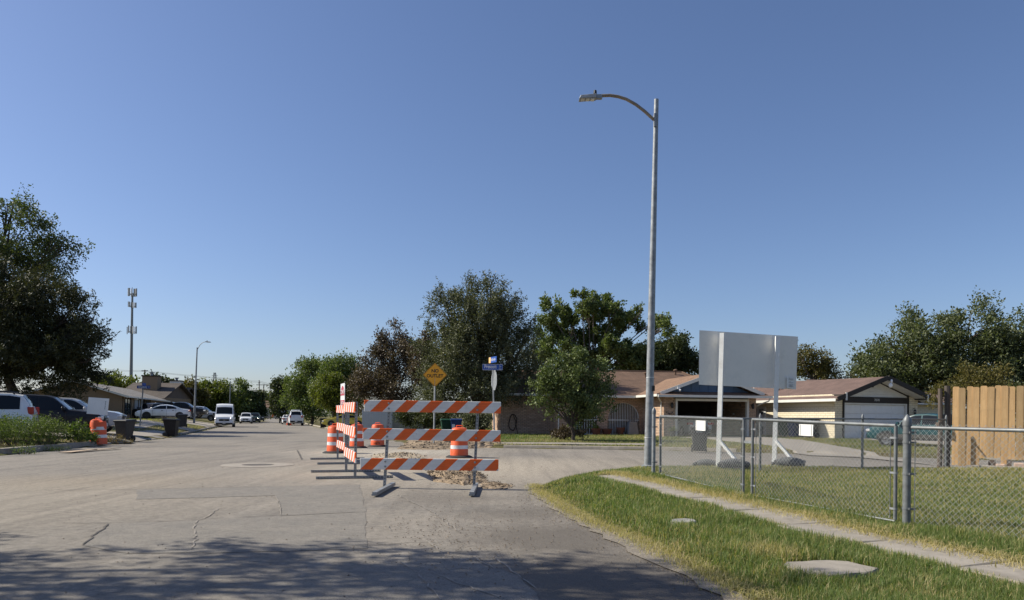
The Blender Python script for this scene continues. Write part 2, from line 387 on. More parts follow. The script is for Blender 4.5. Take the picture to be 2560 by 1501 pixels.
ii = (np.arange(ny - 1)[:, None] * nx + np.arange(nx - 1)[None, :]).ravel()
F = np.stack([ii, ii + 1, ii + 1 + nx, ii + nx], 1)
def np_mesh(name, V, F, mat, parent=None, tint=None, smooth=False):
    me = bpy.data.meshes.new(name); k = F.shape[1]
    me.vertices.add(len(V)); me.vertices.foreach_set('co', np.ascontiguousarray(V, dtype=np.float32).ravel())
    me.loops.add(F.size); me.loops.foreach_set('vertex_index', np.ascontiguousarray(F, dtype=np.int32).ravel())
    me.polygons.add(len(F)); me.polygons.foreach_set('loop_start', np.arange(0, F.size, k, dtype=np.int32))
    if smooth: me.polygons.foreach_set('use_smooth', np.ones(len(F), bool))
    me.update(calc_edges=True)
    if tint is not None:
        a = me.attributes.new('tint', 'FLOAT', 'POINT'); a.data.foreach_set('value', np.ascontiguousarray(tint, dtype=np.float32))
    me.materials.append(mat)
    o = bpy.data.objects.new(name, me); link(o, parent); return o
tag(np_mesh('ground', V, F, M['soil'], smooth=True), kind='structure')

def road_mat():
    m, nt, b = newmat('dusty_asphalt'); co = ocoord(nt)
    n1 = noise(nt, co, 0.22, 6, 0.6, 0.6); n2 = noise(nt, co, 1.6, 7, 0.72, 0.5); n3 = noise(nt, co, 130, 2, 0.6); n4 = noise(nt, co, 26, 4, 0.7)
    c = mixc(nt, ramp(nt, n1, [(0.38, (0, 0, 0)), (0.62, (1, 1, 1))]), (0.195, 0.178, 0.157), (0.258, 0.230, 0.195))
    c = mixc(nt, math_(nt, 'MULTIPLY', ramp(nt, n2, [(0.45, (0, 0, 0)), (0.7, (1, 1, 1))]), 0.5), c, (0.285, 0.25, 0.207))
    c = mixc(nt, math_(nt, 'MULTIPLY', ramp(nt, n2, [(0.28, (1, 1, 1)), (0.42, (0, 0, 0))]), 0.45), c, (0.15, 0.138, 0.123))
    def dust(cx, cy, r0, r1, amt, col, sy=1.0):
        nonlocal c
        mp = N(nt, 'ShaderNodeMapping'); mp.inputs['Location'].default_value = (-cx, -cy * sy, 0); mp.inputs['Scale'].default_value = (1, sy, 1); nt.links.new(co, mp.inputs[0])
        ln = N(nt, 'ShaderNodeVectorMath', operation='LENGTH'); nt.links.new(mp.outputs[0], ln.inputs[0])
        d = math_(nt, 'MULTIPLY_ADD', n2, 2.2 if r1 > 1.7 else 1.1, math_(nt, 'SUBTRACT', ln.outputs['Value'], 1.1 if r1 > 1.7 else .55))
        mr = N(nt, 'ShaderNodeMapRange'); mr.inputs['From Min'].default_value = r0; mr.inputs['From Max'].default_value = r1
        mr.inputs['To Min'].default_value = amt; mr.inputs['To Max'].default_value = 0; nt.links.new(d, mr.inputs['Value'])
        c = mixc(nt, mr.outputs[0], c, col)
    dust(-1.5, 19.5, 1.5, 5.5, 0.9, (0.36, 0.312, 0.248), 0.8)
    dust(2.5, 22.5, 1.0, 4.0, 0.55, (0.32, 0.28, 0.225), 1.0)
    dust(-4.5, 27.5, 1.0, 4.5, 0.95, (0.41, 0.365, 0.30), 0.8)
    dust(-8.5, 14.5, 0.5, 3.5, 0.5, (0.24, 0.195, 0.14), 1.4)
    dust(-9.0, 11.0, 2.0, 5.5, 0.45, (0.31, 0.268, 0.21), 1.0)
    dust(-5.5, 18.0, 0.5, 3.5, 0.45, (0.32, 0.282, 0.23), 1.3)
    mp = N(nt, 'ShaderNodeMapping'); mp.inputs['Rotation'].default_value = (0, 0, R(-17)); mp.inputs['Scale'].default_value = (2.6, .14, 1); nt.links.new(co, mp.inputs[0])
    tr_ = noise(nt, mp.outputs[0], 1.0, 6, 0.65, 0.3)
    c = mixc(nt, 1.0, c, ramp(nt, tr_, [(0.3, (0.80, 0.80, 0.81)), (0.5, (1.0,) * 3), (0.7, (1.13,) * 3)]), 'MULTIPLY')
    n5 = noise(nt, co, 9, 6, 0.78)
    c = mixc(nt, 1.0, c, ramp(nt, n5, [(0.3, (0.68,) * 3), (0.5, (1.0,) * 3), (0.7, (1.27,) * 3)]), 'MULTIPLY')
    sp_ = noise(nt, co, 45, 2, 0.5); c = mixc(nt, ramp(nt, sp_, [(0.70, (0, 0, 0)), (0.74, (0.8, 0.8, 0.8))]), c, (0.10, 0.088, 0.075))
    for cx_, cy_, r0, r1, am in ((1.0, 6.2, .8, 1.6, .85), (.55, 8.2, .6, 1.35, .8), (1.35, 4.6, .9, 1.7, .85), (.1, 10.2, .35, 1.1, .6), (-.9, 12.0, .2, 1.2, .4)): dust(cx_, cy_, r0, r1, am, (0.125, 0.11, 0.094))
    g = ramp(nt, n3, [(0.3, (0.5,) * 3), (0.5, (1.0,) * 3), (0.72, (1.45,) * 3)])
    c = mixc(nt, 1.0, c, g, 'MULTIPLY')
    c = mixc(nt, 1.0, c, ramp(nt, n4, [(0.3, (0.86,) * 3), (0.7, (1.1,) * 3)]), 'MULTIPLY')
    nt.links.new(c, b.inputs['Base Color']); b.inputs['Roughness'].default_value = 0.92; b.inputs['Specular IOR Level'].default_value = 0.2
    bumpn(nt, math_(nt, 'ADD', math_(nt, 'MULTIPLY', n3, 0.5), n4), 0.55, 0.012, b); return m
M['road'] = road_mat()
mb = MB(); mb.add([(x, y, 0.0) for x, y in ROAD], [tuple(range(len(ROAD)))])
tag(mb.build('road', M['road']), kind='structure')
def patch_mat(name, a, b_, sc=2.0):
    m, nt, b = newmat(name); co = ocoord(nt)
    n2 = noise(nt, co, sc, 7, 0.72, 0.5); n3 = noise(nt, co, 140, 2, 0.6)
    c = mixc(nt, ramp(nt, n2, [(0.3, (0, 0, 0)), (0.7, (1, 1, 1))]), a, b_)
    n5 = noise(nt, co, 9, 6, 0.78); c = mixc(nt, 1.0, c, ramp(nt, n5, [(0.3, (0.8,) * 3), (0.5, (1.0,) * 3), (0.7, (1.16,) * 3)]), 'MULTIPLY')
    c = mixc(nt, 1.0, c, ramp(nt, n3, [(0.3, (0.55,) * 3), (0.7, (1.4,) * 3)]), 'MULTIPLY')
    nt.links.new(c, b.inputs['Base Color']); b.inputs['Roughness'].default_value = 0.92; b.inputs['Specular IOR Level'].default_value = 0.2
    bumpn(nt, n3, 0.5, 0.008, b); return m
M['patch'] = patch_mat('asphalt_repair', (0.185, 0.172, 0.155), (0.245, 0.222, 0.192))
M['patch_dark'] = patch_mat('dark_asphalt_repair', (0.13, 0.118, 0.104), (0.215, 0.19, 0.162), 1.3)
M['gutter'] = patch_mat('dusty_gutter', (0.17, 0.152, 0.13), (0.29, 0.25, 0.20), 4)
def ragged(pts, step=0.25, amp=0.02):
    out = []
    for i in range(len(pts)):
        a = pts[i]; b_ = pts[(i + 1) % len(pts)]; L = (b_ - a).length; n = max(1, int(L / step))
        for k in range(n):
            p = a.lerp(b_, k / n); out.append(p + Vector((random.uniform(-amp, amp), random.uniform(-amp, amp), 0)))
    return out
def ground_sheet(name, pxs, z, mat, off=(0, 0), sc=1.0, amp=0.02, kind='structure', world=False):
    pts = [Vector((a, b_, z)) for a, b_ in pxs] if world else [gz(off[0] + a / sc, off[1] + b_ / sc, 0) for a, b_ in pxs]
    for p in pts: p.z = z
    pts = ragged(pts, 0.25, amp)
    q = MB(); q.add(pts, [tuple(range(len(pts)))]); o = q.build(name, mat); tag(o, kind=kind); return o
ground_sheet('road_patch', [(950, 405), (1900, 385), (2520, 370), (2560, 560), (1965, 590), (1972, 520), (1925, 447), (1440, 462), (960, 474)], .004, M['patch'], (0, 1080), 2.8)
ground_sheet('road_patch', [(560, 800), (770, 645), (1360, 622), (1960, 592), (2560, 562), (2560, 820), (1500, 850), (900, 850)], .004, M['patch'], (0, 1080), 2.8)
ground_sheet('road_patch', [(900, 1425), (1180, 1400), (1290, 1440), (1420, 1560), (700, 1560), (600, 1470)], .004, M['patch'], amp=.04)
def strip(name, pts, w, z, mat):
    q = MB(); P = []
    for i in range(len(pts) - 1):
        n = max(2, int((pts[i + 1] - pts[i]).length / .12))
        for k in range(n): P.append(pts[i].lerp(pts[i + 1], k / n) + Vector((random.gauss(0, .012), random.gauss(0, .012), 0)))
    P.append(pts[-1])
    for i, p in enumerate(P):
        d = P[min(i + 1, len(P) - 1)] - P[max(i - 1, 0)]; nrm = Vector((-d.y, d.x, 0)).normalized(); ww = w * random.uniform(.35, 1.0) * (0.4 if i in (0, len(P) - 1) else 1)
        q.v += [tuple(p + nrm * ww / 2 + Vector((0, 0, z))), tuple(p - nrm * ww / 2 + Vector((0, 0, z)))]
        if i: q.f.append((2 * i - 2, 2 * i - 1, 2 * i + 1, 2 * i)); q.m.append(0)
    return tag(q.build(name, mat), kind='structure')
def crk(pts, off, sc, w, mat): strip('road_crack', [gz(off[0] + a / sc, off[1] + b_ / sc) for a, b_ in pts], w, .0115, mat)
A_, B_ = (0, 1080), (800, 1100)
crk([(765, 648), (700, 695), (620, 762), (578, 795)], A_, 2.8, .03, M['crack_dark'])
crk([(1530, 540), (1440, 600), (1370, 630), (1350, 670), (1372, 720), (1335, 830)], A_, 2.8, .02, M['crack_light'])
crk([(1925, 447), (1960, 520), (1966, 585)], A_, 2.8, .02, M['crack_light'])
crk([(2080, 130), (2100, 165), (2112, 195)], A_, 2.8, .07, M['crack_dark'])
crk([(430, 310), (540, 365), (650, 420), (730, 480), (810, 535)], B_, 2.29, .022, M['crack_light'])
crk([(0, 628), (150, 612), (300, 602), (500, 590), (690, 585)], B_, 2.29, .022, M['crack_light'])
crk([(985, 670), (1080, 740), (1160, 800), (1240, 860)], B_, 2.29, .018, M['crack_light'])
crk([(450, 695), (560, 770), (630, 850), (690, 920)], B_, 2.29, .018, M['crack_light'])
crk([(640, 760), (760, 810), (900, 860), (1040, 915)], B_, 2.29, .016, M['crack_light'])
crk([(610, 580), (660, 620), (700, 660)], B_, 2.29, .018, M['crack_light'])
crk([(390, 490), (410, 525)], B_, 2.29, .02, M['crack_light'])
crk([(870, 670), (930, 710), (1000, 745)], B_, 2.29, .02, M['crack_light'])
# seal between old and new asphalt across the street
crk([(300, 412), (600, 408), (960, 405), (1440, 395), (1900, 385), (2520, 370)], A_, 2.8, .03, M['crack_dark'])
crk([(480, 642), (770, 643), (1360, 622), (1960, 590)], A_, 2.8, .025, M['crack_dark'])

# kerbs as runs of cast segments
def kerb_run(pts, seg=3.0, w=.17, h=.15, label=None):
    for i in range(len(pts) - 1):
        a = Vector((*pts[i], 0)); b_ = Vector((*pts[i + 1], 0)); L = (b_ - a).length; n = max(1, round(L / seg)); d = (b_ - a).normalized()
        nrm = Vector((-d.y, d.x, 0))
        for k in range(n):
            p = a.lerp(b_, k / n) + d * .008; q = a.lerp(b_, (k + 1) / n) - d * .008
            mb = MB(); hh = h + random.uniform(-.008, .008)
            prof = [(-.01, -.05), (0.0, .03), (.03, hh - .03), (.06, hh), (w, hh), (w + .02, -.05)]
            mb.prism([p + nrm * u + Vector((0, 0, z)) for u, z in prof], q - p)
            tag(mb.build('kerb', M['kerb']), kind='structure')
kerb_run([(-16.3, 23.5), (-16.75, 26.5), (-17.3, 30), (-17.45, 31)], 3, .3, .2)
kerb_run([(-17.45, 31), (-17.8, 33)], 2, .3, .09)
kerb_run([(-21.5, 47.5), (-25.2, 59), (-31.7, 78.6), (-43.5, 114), (-72, 200)], 6)
kerb_run([(15.5, 26.5), (25, 20.5)], 3); kerb_run([(-.37, 32), (5.6, 31.2), (9.2, 29.95)], 3)
kerb_run([(-92, 300), (-29.1, 105), (-20.8, 80), (-11.6, 55.7)], 6)
# ------------------------------------------------------------------ terrain-following concrete
def drape(name, poly, z, mat, res=.6, kind='structure'):
    """a slab of concrete following the ground, cut to a polygon"""
    P = np.array(poly, float); x0, y0 = P.min(0); x1, y1 = P.max(0)
    bm = bmesh.new(); vs = [bm.verts.new((x, y, 0)) for x, y in poly]; bm.faces.new(vs)
    for k in np.arange(x0 + res, x1, res):
        bmesh.ops.bisect_plane(bm, geom=bm.faces[:] + bm.edges[:] + bm.verts[:], plane_co=(k, 0, 0), plane_no=(1, 0, 0))
    for k in np.arange(y0 + res, y1, res):
        bmesh.ops.bisect_plane(bm, geom=bm.faces[:] + bm.edges[:] + bm.verts[:], plane_co=(0, k, 0), plane_no=(0, 1, 0))
    xs = np.array([v.co.x for v in bm.verts]); ys = np.array([v.co.y for v in bm.verts]); h = ground_np(xs, ys)
    s = road_sd(xs, ys)
    h = np.where(s < .6, np.maximum(h, .012), h)
    for v, hh in zip(bm.verts, h): v.co.z = hh + z
    me = bpy.data.meshes.new(name); bm.to_mesh(me); bm.free(); me.materials.append(mat)
    o = bpy.data.objects.new(name, me); link(o); return tag(o, kind=kind)
def gxy(lst, z=.2):
    return [tuple(gz(a, b_, z)[:2]) for a, b_ in lst]
drape('driveway', gxy([(1690, 1097), (1890, 1096), (2004, 1103), (2200, 1129), (2345, 1149)]) + gxy([(2140, 1143), (2030, 1139)], .03) + gxy([(1995, 1124), (1925, 1113), (1770, 1101)]), .02, M['conc'])
drape('driveway', [(19.3, 42.2), (24.0, 43.8), (26, 36), (27.5, 19.5), (21.5, 22.8), (20.5, 32)], .02, M['conc'])
drape('footpath', gxy([(1230, 1106), (1640, 1110), (1640, 1113), (1230, 1109)], .16), .02, M['conc'], 2)
drape('driveway', [(-17.7, 33.1), (-19.5, 41.0), (-21.5, 47.3), (-23.0, 47.0), (-21.8, 41), (-24.5, 36), (-23, 33.2)], .015, M['conc'])
drape('footpath', [(-24.0, 47.5), (-28.3, 59.5), (-29.3, 59.1), (-25.0, 47.1)], .02, M['conc'])
drape('driveway', [(-28.9, 70), (-31.6, 78.5), (-34.5, 87.5), (-38.5, 86.5), (-37, 77), (-33.0, 70)], .02, M['conc'])
drape('driveway', [(-23.6, 54), (-25.2, 59), (-33, 62.5), (-33.5, 58)], .02, M['conc'])
drape('driveway', [(-20.6, 80), (-17.6, 72), (-12, 73.5), (-15, 84)], .02, M['conc'])

# ------------------------------------------------------------------ brick house with arches and open garage
AL = R(8); gA = gz(1689, 1093, .25); hA = Vector((gA.x, gA.y, .22))
house = thing('brick_house', 'low tan brick house with brown shingle roof, barred arches and an open garage', 'house', hA, AL)
def wall_box(mb, a, b_, z0, z1, th=.2, mi=0):
    a = Vector((*a, 0)); b_ = Vector((*b_, 0)); d = (b_ - a).normalized(); n = Vector((-d.y, d.x, 0)) * th
    mb.prism([a + Vector((0, 0, z0)), b_ + Vector((0, 0, z0)), b_ + n + Vector((0, 0, z0)), a + n + Vector((0, 0, z0))], (0, 0, z1 - z0), mi)
EH = 2.55
mb = MB()
GW = 4.56; GH = 2.22
# garage piers
for u_, v_ in ((-.75, -.06), (GW + .06, 5.14)):
    q = MB(); wall_box(q, (u_, 0), (v_, 0), -.3, EH); q.build('garage_pier', M['brick'], house)
wall_box(mb, (-.75, 9), (-.75, .2), -.3, EH)                                                          # left side of the garage
wall_box(mb, (5.14, .2), (5.14, 8.0), -.3, EH, .2)
mb.build('wall', M['brick'], house); mb = MB()
wall_box(mb, (-9.81, 12), (-9.81, 7), -.3, EH + .15); wall_box(mb, (-9.6, 7), (-6.3, 7), -.3, EH + .15, .2)
wall_box(mb, (-6.3, 7), (-6.3, 4.2), -.3, EH)
mb.build('wall', M['brick'], house)
# arch wall: brick front with two arched openings
def arch_wall(x0, x1, z0, z1, y, arches, th=.22):
    mb = MB()
    def outline(cx, hw, zs, n=18):
        return [(cx - hw * math.cos(math.pi * k / n), zs + hw * .98 * math.sin(math.pi * k / n)) for k in range(n + 1)]
    xs = x0
    def panel(poly):
        mb.prism([Vector((a, y, c)) for a, c in poly], (0, th, 0))
    for cx, hw, zs in arches:
        if cx - hw > xs: panel([(xs, z0), (cx - hw, z0), (cx - hw, z1), (xs, z1)])
        o = outline(cx, hw, zs)
        for k in range(len(o) - 1): panel([o[k], o[k + 1], (o[k + 1][0], z1), (o[k][0], z1)])
        xs = cx + hw
    panel([(xs, z0), (x1, z0), (x1, z1), (xs, z1)])
    return mb
def loc_of(px, t):   # s along the front for a pixel column at depth t
    a = ray(px, 1060)[0]; ca, sa = math.cos(AL), math.sin(AL)
    ox, oy = hA.x - sa * t, hA.y + ca * t
    return (a * oy - ox) / (ca - a * sa)
sL, sR = loc_of(1456, 4), loc_of(1559, 4)
hw1, hw2 = 1.0, 1.06
arches = [(sL, hw1, 1.12), (sR, hw2, 1.12)]
arch_wall(-6.3, -.75, -.3, EH, 4, arches).build('arch_wall', M['brick'], house)
for cx, hw, zs in arches:                     # soldier course round each arch, iron gate behind it
    mb = MB(); nB = 26
    for k in range(nB):
        a0 = math.pi * (k + .08) / nB; a1 = math.pi * (k + .92) / nB
        q = [(cx - r * math.cos(a), zs + r * math.sin(a)) for r, a in ((hw + .01, a0), (hw + .22, a0), (hw + .22, a1), (hw + .01, a1))]
        mb.prism([Vector((x, 3.975, z)) for x, z in q], (0, .1, 0))
    mb.build('arch_trim', M['brick'], house)
    g = MB(); g.bar((cx - hw, 4.1, 1.02), (cx + hw, 4.1, 1.02), .05, .05); g.bar((cx - hw, 4.1, .08), (cx + hw, 4.1, .08), .04, .05)
    pts = [(cx - (hw - .02) * math.cos(math.pi * k / 20), 4.1, zs + (hw - .02) * math.sin(math.pi * k / 20)) for k in range(21)]
    g.path(pts, .025, 5)
    gate = g.build('iron_gate', M['white'], house)
    nb = 19 if cx == sR else 12
    for k in range(1, nb):
        x = cx - hw + 2 * hw * k / nb; top = zs + math.sqrt(max(0, (hw - .03) ** 2 - (x - cx) ** 2))
        q = MB(); q.bar((x, 4.1, .0), (x, 4.1, top), .026, .026, (1, 0, 0)); q.build('bar', M['white'], gate)
# dim porch behind the arches
mb = MB(); wall_box(mb, (-6.3, 6.2), (-.95, 6.2), -.2, EH, .1); mb.build('porch_wall', M['tan_wall'], house)
mb = MB(); mb.box((-3.5, 5.2, -.06), (5.4, 2.4, .16)); mb.build('porch_floor', M['conc'], house)
mb = MB(); mb.box((-4.9, 6.16, 1.05), (.95, .08, 2.05)); d = mb.build('front_door', M['brown_trim'], house)
q = MB(); q.lathe([(.03, -.03), (.035, 0), (.03, .03)], 8, (-4.55, 6.1, 1.0)); q.build('door_knob', M['chrome'], d)
# garage opening: frame, header, interior
mb = MB(); mb.box((-.0, -.02, GH / 2), (.12, .24, GH)); mb.box((GW, -.02, GH / 2), (.12, .24, GH)); mb.box((GW / 2, -.02, GH + .07), (GW + .12, .24, .14))
mb.build('garage_frame', M['offwhite'], house)
mb = MB(); mb.box((GW / 2, .1, GH + .24), (GW + .3, .2, .2)); mb.build('garage_header', M['greypaint'], house)
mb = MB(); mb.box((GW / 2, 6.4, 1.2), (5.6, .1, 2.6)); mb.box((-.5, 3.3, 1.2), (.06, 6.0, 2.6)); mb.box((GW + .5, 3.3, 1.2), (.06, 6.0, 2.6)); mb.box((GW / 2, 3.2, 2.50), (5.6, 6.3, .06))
mb.build('garage_interior', M['garage_shade'], house)
mb = MB(); mb.box((GW / 2, 3.1, -.05), (5.6, 6.6, .1)); mb.build('garage_floor', M['garage_shade'], house)
for k in range(9):                            # tools hung on the right hand wall of the garage
    q = MB(); x = GW + .42; y = 1.2 + k * .5; z = 1.2 + .28 * ((k * 7) % 4)
    q.bar((x, y, z), (x, y + random.uniform(-.1, .1), z + random.uniform(.25, .6)), .05, .04); q.box((x - .02, y, z), (.05, random.uniform(.12, .3), .09))
    q.build('hanging_tool', [M['white'], M['greypaint'], M['rust_pipe']][k % 3], house)
# lanterns by the garage, number plaque, gable flood light
for x in (-.28, GW + .32):
    q = MB(); q.box((x, -.05, 1.98), (.12, .06, .14)); q.lathe([(.05, -.14), (.08, -.1), (.09, .1), (.02, .2), (.01, .24)], 6, (x, -.14, 1.92)); q.build('wall_lantern', M['black'], house)
q = MB()
for k, (x, z) in enumerate([(-.58, 1.52), (-.49, 1.47), (-.40, 1.44), (-.31, 1.47), (-.22, 1.52)]):
    q.bar((x, -.012, z - .05), (x + .03, -.012, z + .06), .03, .02); q.bar((x + .04, -.012, z - .03), (x - .02, -.012, z + .02), .02, .02)
q.build('house_number', M['black'], house)
# roofs
mb = MB(); RZ = 4.62; rt = 10.0
mb.slab([(-6.5, 3.4, EH + .02), (-1.0, 3.4, EH + .02), (5.9, 3.4, EH + .02), (4.2, rt, RZ), (-6.5, rt, RZ)], .12)
mb.slab([(-10.4, 6.4, EH + .2), (-6.5, 6.4, EH + .2), (-6.5, rt, RZ), (-8.2, rt, RZ)], .12)
mb.slab([(5.9, 3.4, EH + .02), (7.2, 16, EH + .02), (4.2, rt, RZ)], .12)
mb.slab([(-10.4, 6.4, EH + .2), (-8.2, rt, RZ), (-10.4, 16, EH + .2)], .12)
mb.slab([(-8.2, rt, RZ), (4.2, rt, RZ), (7.2, 16, EH + .02), (-10.4, 16, EH + .2)], .12)
mb.prism([(-6.5, 3.4, EH), (-6.5, rt, RZ - .06), (-6.5, 6.4, EH + .2)], (.08, 0, 0))
mb.build('roof', M['roof_brown'], house)
mb = MB(); mb.path([(-8.2, rt, RZ + .02), (4.2, rt, RZ + .02)], .07, 6); mb.path([(4.2, rt, RZ + .02), (5.9, 3.4, EH + .06)], .06, 6); mb.build('ridge_cap', M['roof_brown'], house)
wz = 3.95; ws = 2.2
mb = MB(); mb.slab([(-1.35, -.35, EH + .08), (-1.35, 5, EH + .08), (-.75, 8.4, EH + .3), (ws, 8.4, wz), (ws, -.35, wz)], .1)
mb.slab([(ws, -.35, wz), (ws, 8.4, wz), (5.75, 8.4, EH + .08), (5.75, -.35, EH + .08)], .1); mb.build('garage_roof', M['roof_sunlit_tan'], house)
mb = MB(); mb.slab([(-1.35, -.75, EH - .02), (5.75, -.75, EH - .02), (5.2, .45, EH + .28), (-.8, .45, EH + .28)], .08); mb.build('skirt_roof', M['roof_sunlit_tan'], house)
mb = MB(); mb.prism([(-.75, .3, EH + .1), (5.15, .3, EH + .1), (ws, .3, wz - .13)], (0, .12, 0)); mb.build('gable_wall', M['blue_siding'], house)
for k in range(11):
    x = -.5 + k * .54; h = (wz - .2 - EH - .3) * (1 - abs(x - ws) / 2.95)
    if h > .08: q = MB(); q.box((x, .285, EH + .3 + h / 2), (.05, .03, h)); q.build('batten', M['blue_siding'], house)
for sgn in (-1, 1):
    e = -1.1 if sgn < 0 else 5.5
    q = MB(); q.bar((e, -.36, EH + .10), (ws, -.36, wz - .08), .05, .2, (0, 0, 1)); q.build('barge_board', M['offwhite'], house)
mb = MB(); mb.bar((-1.4, -.80, EH - .06), (5.8, -.80, EH - .06), .12, .14); mb.bar((-1.40, -.74, EH - .02), (-1.40, 3.3, EH + .0), .12, .14); mb.build('gutter', M['offwhite'], house)
mb = MB(); mb.bar((-6.55, 3.36, EH - .02), (-1.42, 3.36, EH - .02), .1, .15); mb.bar((-10.45, 6.36, EH + .14), (-6.6, 6.36, EH + .14), .1, .15); mb.build('fascia', M['offwhite'], house)
mb = MB(); mb.path([(-1.3, -.6, EH - .14), (-1.2, -.4, EH - .25), (-.86, .2, EH - .4), (-.86, .2, .0)], .04, 6); mb.build('downspout', M['offwhite'], house)
mb = MB(); mb.path([(5.7, -.7, EH - .14), (5.66, -.6, EH - .3), (5.28, -.1, EH - .5), (5.24, .1, EH - .6)], .04, 6); mb.build('downspout', M['offwhite'], house)
mb = MB(); mb.path([(-6.4, 3.9, EH - .1), (-6.42, 3.95, .25), (-6.7, 3.9, .05)], .04, 6); mb.build('downspout', M['offwhite'], house)
for s_, t_ in ((-7.6, 9.3), (-2.4, 9.4), (.8, 8.2), (3.4, 9.2)):
    z_ = EH + (t_ - 3.4) / (rt - 3.4) * (RZ - EH)
    q = MB(); q.lathe([(.07, -.1), (.07, .28), (.16, .3), (.16, .36), (.05, .42)], 8, (s_, t_, z_)); q.build('roof_vent', M['roof_brown'], house)
q = MB(); q.box((.0, -.42, 2.98), (.16, .08, .12)); q.box((.06, -.48, 2.86), (.1, .14, .08), Euler((R(25), 0, R(-20))).to_matrix()); q.build('flood_light', M['white'], house)
def hloc(s, t, z=0):
    return Vector((hA.x + math.cos(AL) * s - math.sin(AL) * t, hA.y + math.sin(AL) * s + math.cos(AL) * t, hA.z + z))
def hg(s, t):
    p = hloc(s, t); return Vector((p.x, p.y, gh(p.x, p.y)))
# hose looped on the shaded brick wall
q = MB(); pts = []
for k in range(34):
    a = -math.pi / 2 + 2 * math.pi * k / 33; pts.append((-9.0 + (.26 + .05 * math.sin(2 * a)) * math.cos(a) + .02 * random.random(), 6.93 - .03 * (k % 3), .80 + .55 * math.sin(a)))
q.path([hloc(*p) for p in pts], .028, 6); q.path([hloc(*p) for p in [(-8.98, 6.92, 1.34), (-8.80, 6.92, .9), (-8.72, 6.92, .4), (-8.62, 6.9, -.02)]], .022, 6)
tag(q.build('garden_hose', M['brown_trim'], None, True), 'dark garden hose looped on the shaded brick side wall', 'hose')
def pot(s, t, r0, r1, h, mat, label, plant=None):
    p = hg(s, t); th_ = thing('flower_pot', label, 'plant pot', p, group='pots along the porch')
    q = MB(); q.lathe([(r0, 0), (r1, h * .85), (r1 * 1.08, h * .85), (r1 * 1.08, h), (r1 * .85, h), (r1 * .8, h * .8)], 16); q.build('pot', mat, th_, True)
    if plant:
        nL = 60; P = []; Fc = []; 
        for k in range(nL):
            a = random.uniform(0, 6.28); b_ = random.uniform(.3, 1.2); L = random.uniform(.2, plant)
            d = Vector((math.cos(a) * math.cos(b_), math.sin(a) * math.cos(b_), math.sin(b_))); sdv = Vector((-math.sin(a), math.cos(a), 0)) * .03
            base = Vector((0, 0, h * .9)); i0 = len(P); P += [base - sdv * .4, base + d * L * .55 + sdv, base + d * L - Vector((0, 0, .05)), base + d * L * .55 - sdv]; Fc.append((i0, i0 + 1, i0 + 2, i0 + 3))
        np_mesh('foliage', np.array(P), np.array(Fc), LEAF['pot'], th_, tint=rng.random(len(P)))
    return th_
LEAF = {'pot': leaf_mat('pot_plant_leaf', (0.05, 0.085, 0.015), (0.22, 0.21, 0.04))}
pot(-4.05, 3.45, .22, .32, .42, M['terracotta'], 'low brown clay pot left of the barred right arch, holding a small green plant', .45)
pot(-3.35, 3.4, .22, .34, .40, M['terracotta'], 'wide dark clay pot under the left side of the barred right arch')
pot(-2.45, 3.35, .18, .27, .48, M['terracotta'], 'tapered orange clay pot in front of the barred right arch')
pot(-.35, -.45, .14, .18, .35, M['black'], 'black pot with yellow green leaves beside the open garage', .55)
p = hg(-1.7, 3.3); t_ = thing('stepped_planter', 'grey tapered upright box standing right of the clay pots by the arch', 'planter', p, AL)
q = MB(); b0, b1 = .36, .26
q.add([(-b0, -b0, 0), (b0, -b0, 0), (b0, b0, 0), (-b0, b0, 0), (-b1, -b1, .85), (b1, -b1, .85), (b1, b1, .85), (-b1, b1, .85)], [(0, 3, 2, 1), (4, 5, 6, 7), (0, 1, 5, 4), (1, 2, 6, 5), (2, 3, 7, 6), (3, 0, 4, 7)])
q.build('body', M['greypaint'], t_, bevel=.02); q = MB(); q.bar((-.2, 0, .95), (.2, 0, .95), .05, .06); q.bar((-.15, 0, .85), (-.15, 0, .95), .04, .04); q.bar((.15, 0, .85), (.15, 0, .95), .04, .04); q.build('handle', M['greypaint'], t_)

# ------------------------------------------------------------------ cream house with mauve-brown roof
TB = R(20); hB = Vector((18.54, 42.0, .18))
hb = thing('cream_house', 'cream painted house with mauve brown roof and a closed double garage under a gable', 'house', hB, TB)
W = 6.35; EB = 2.32
mb = MB(); wall_box(mb, (0, 8.0), (0, .2), -.3, EB + .35, .2); mb.build('wall', M['cream_brick'], hb)
for u_, v_ in ((0, .66), (5.45, W)):
    q = MB(); wall_box(q, (u_, 0), (v_, 0), -.3, EB + .3); q.build('garage_pier', M['cream_brick'], hb)
mb = MB(); wall_box(mb, (W, .2), (W, 6), -.3, EB + .3); mb.build('garage_wall', M['cream_brick'], hb)
mb = MB(); wall_box(mb, (W + .2, 2.2), (13, 2.2), -.3, EB); mb.build('side_wall', M['cream_brick'], hb)
mb = MB(); wall_box(mb, (-6, 11.5), (0, 11.5), -.3, EB); mb.build('rear_wall', M['cream_brick'], hb)
gd = bpy.data.objects.new('garage_door', None); link(gd, hb)
for k in range(4):
    q = MB(); q.box((3.06, .12, .26 + k * .525), (4.68, .06, .515)); 
    for j in range(4): q.box((.66 + .6 + j * 1.2, .085, .26 + k * .525), (1.0, .02, .36))
    q.build('door_panel', M['garage_white'], gd)
mb = MB(); mb.box((.70, .03, 1.05), (.09, .12, 2.1)); mb.box((5.42, .03, 1.05), (.09, .12, 2.1)); mb.box((3.06, .03, 2.15), (4.8, .12, .09)); mb.build('garage_frame', M['offwhite'], hb)
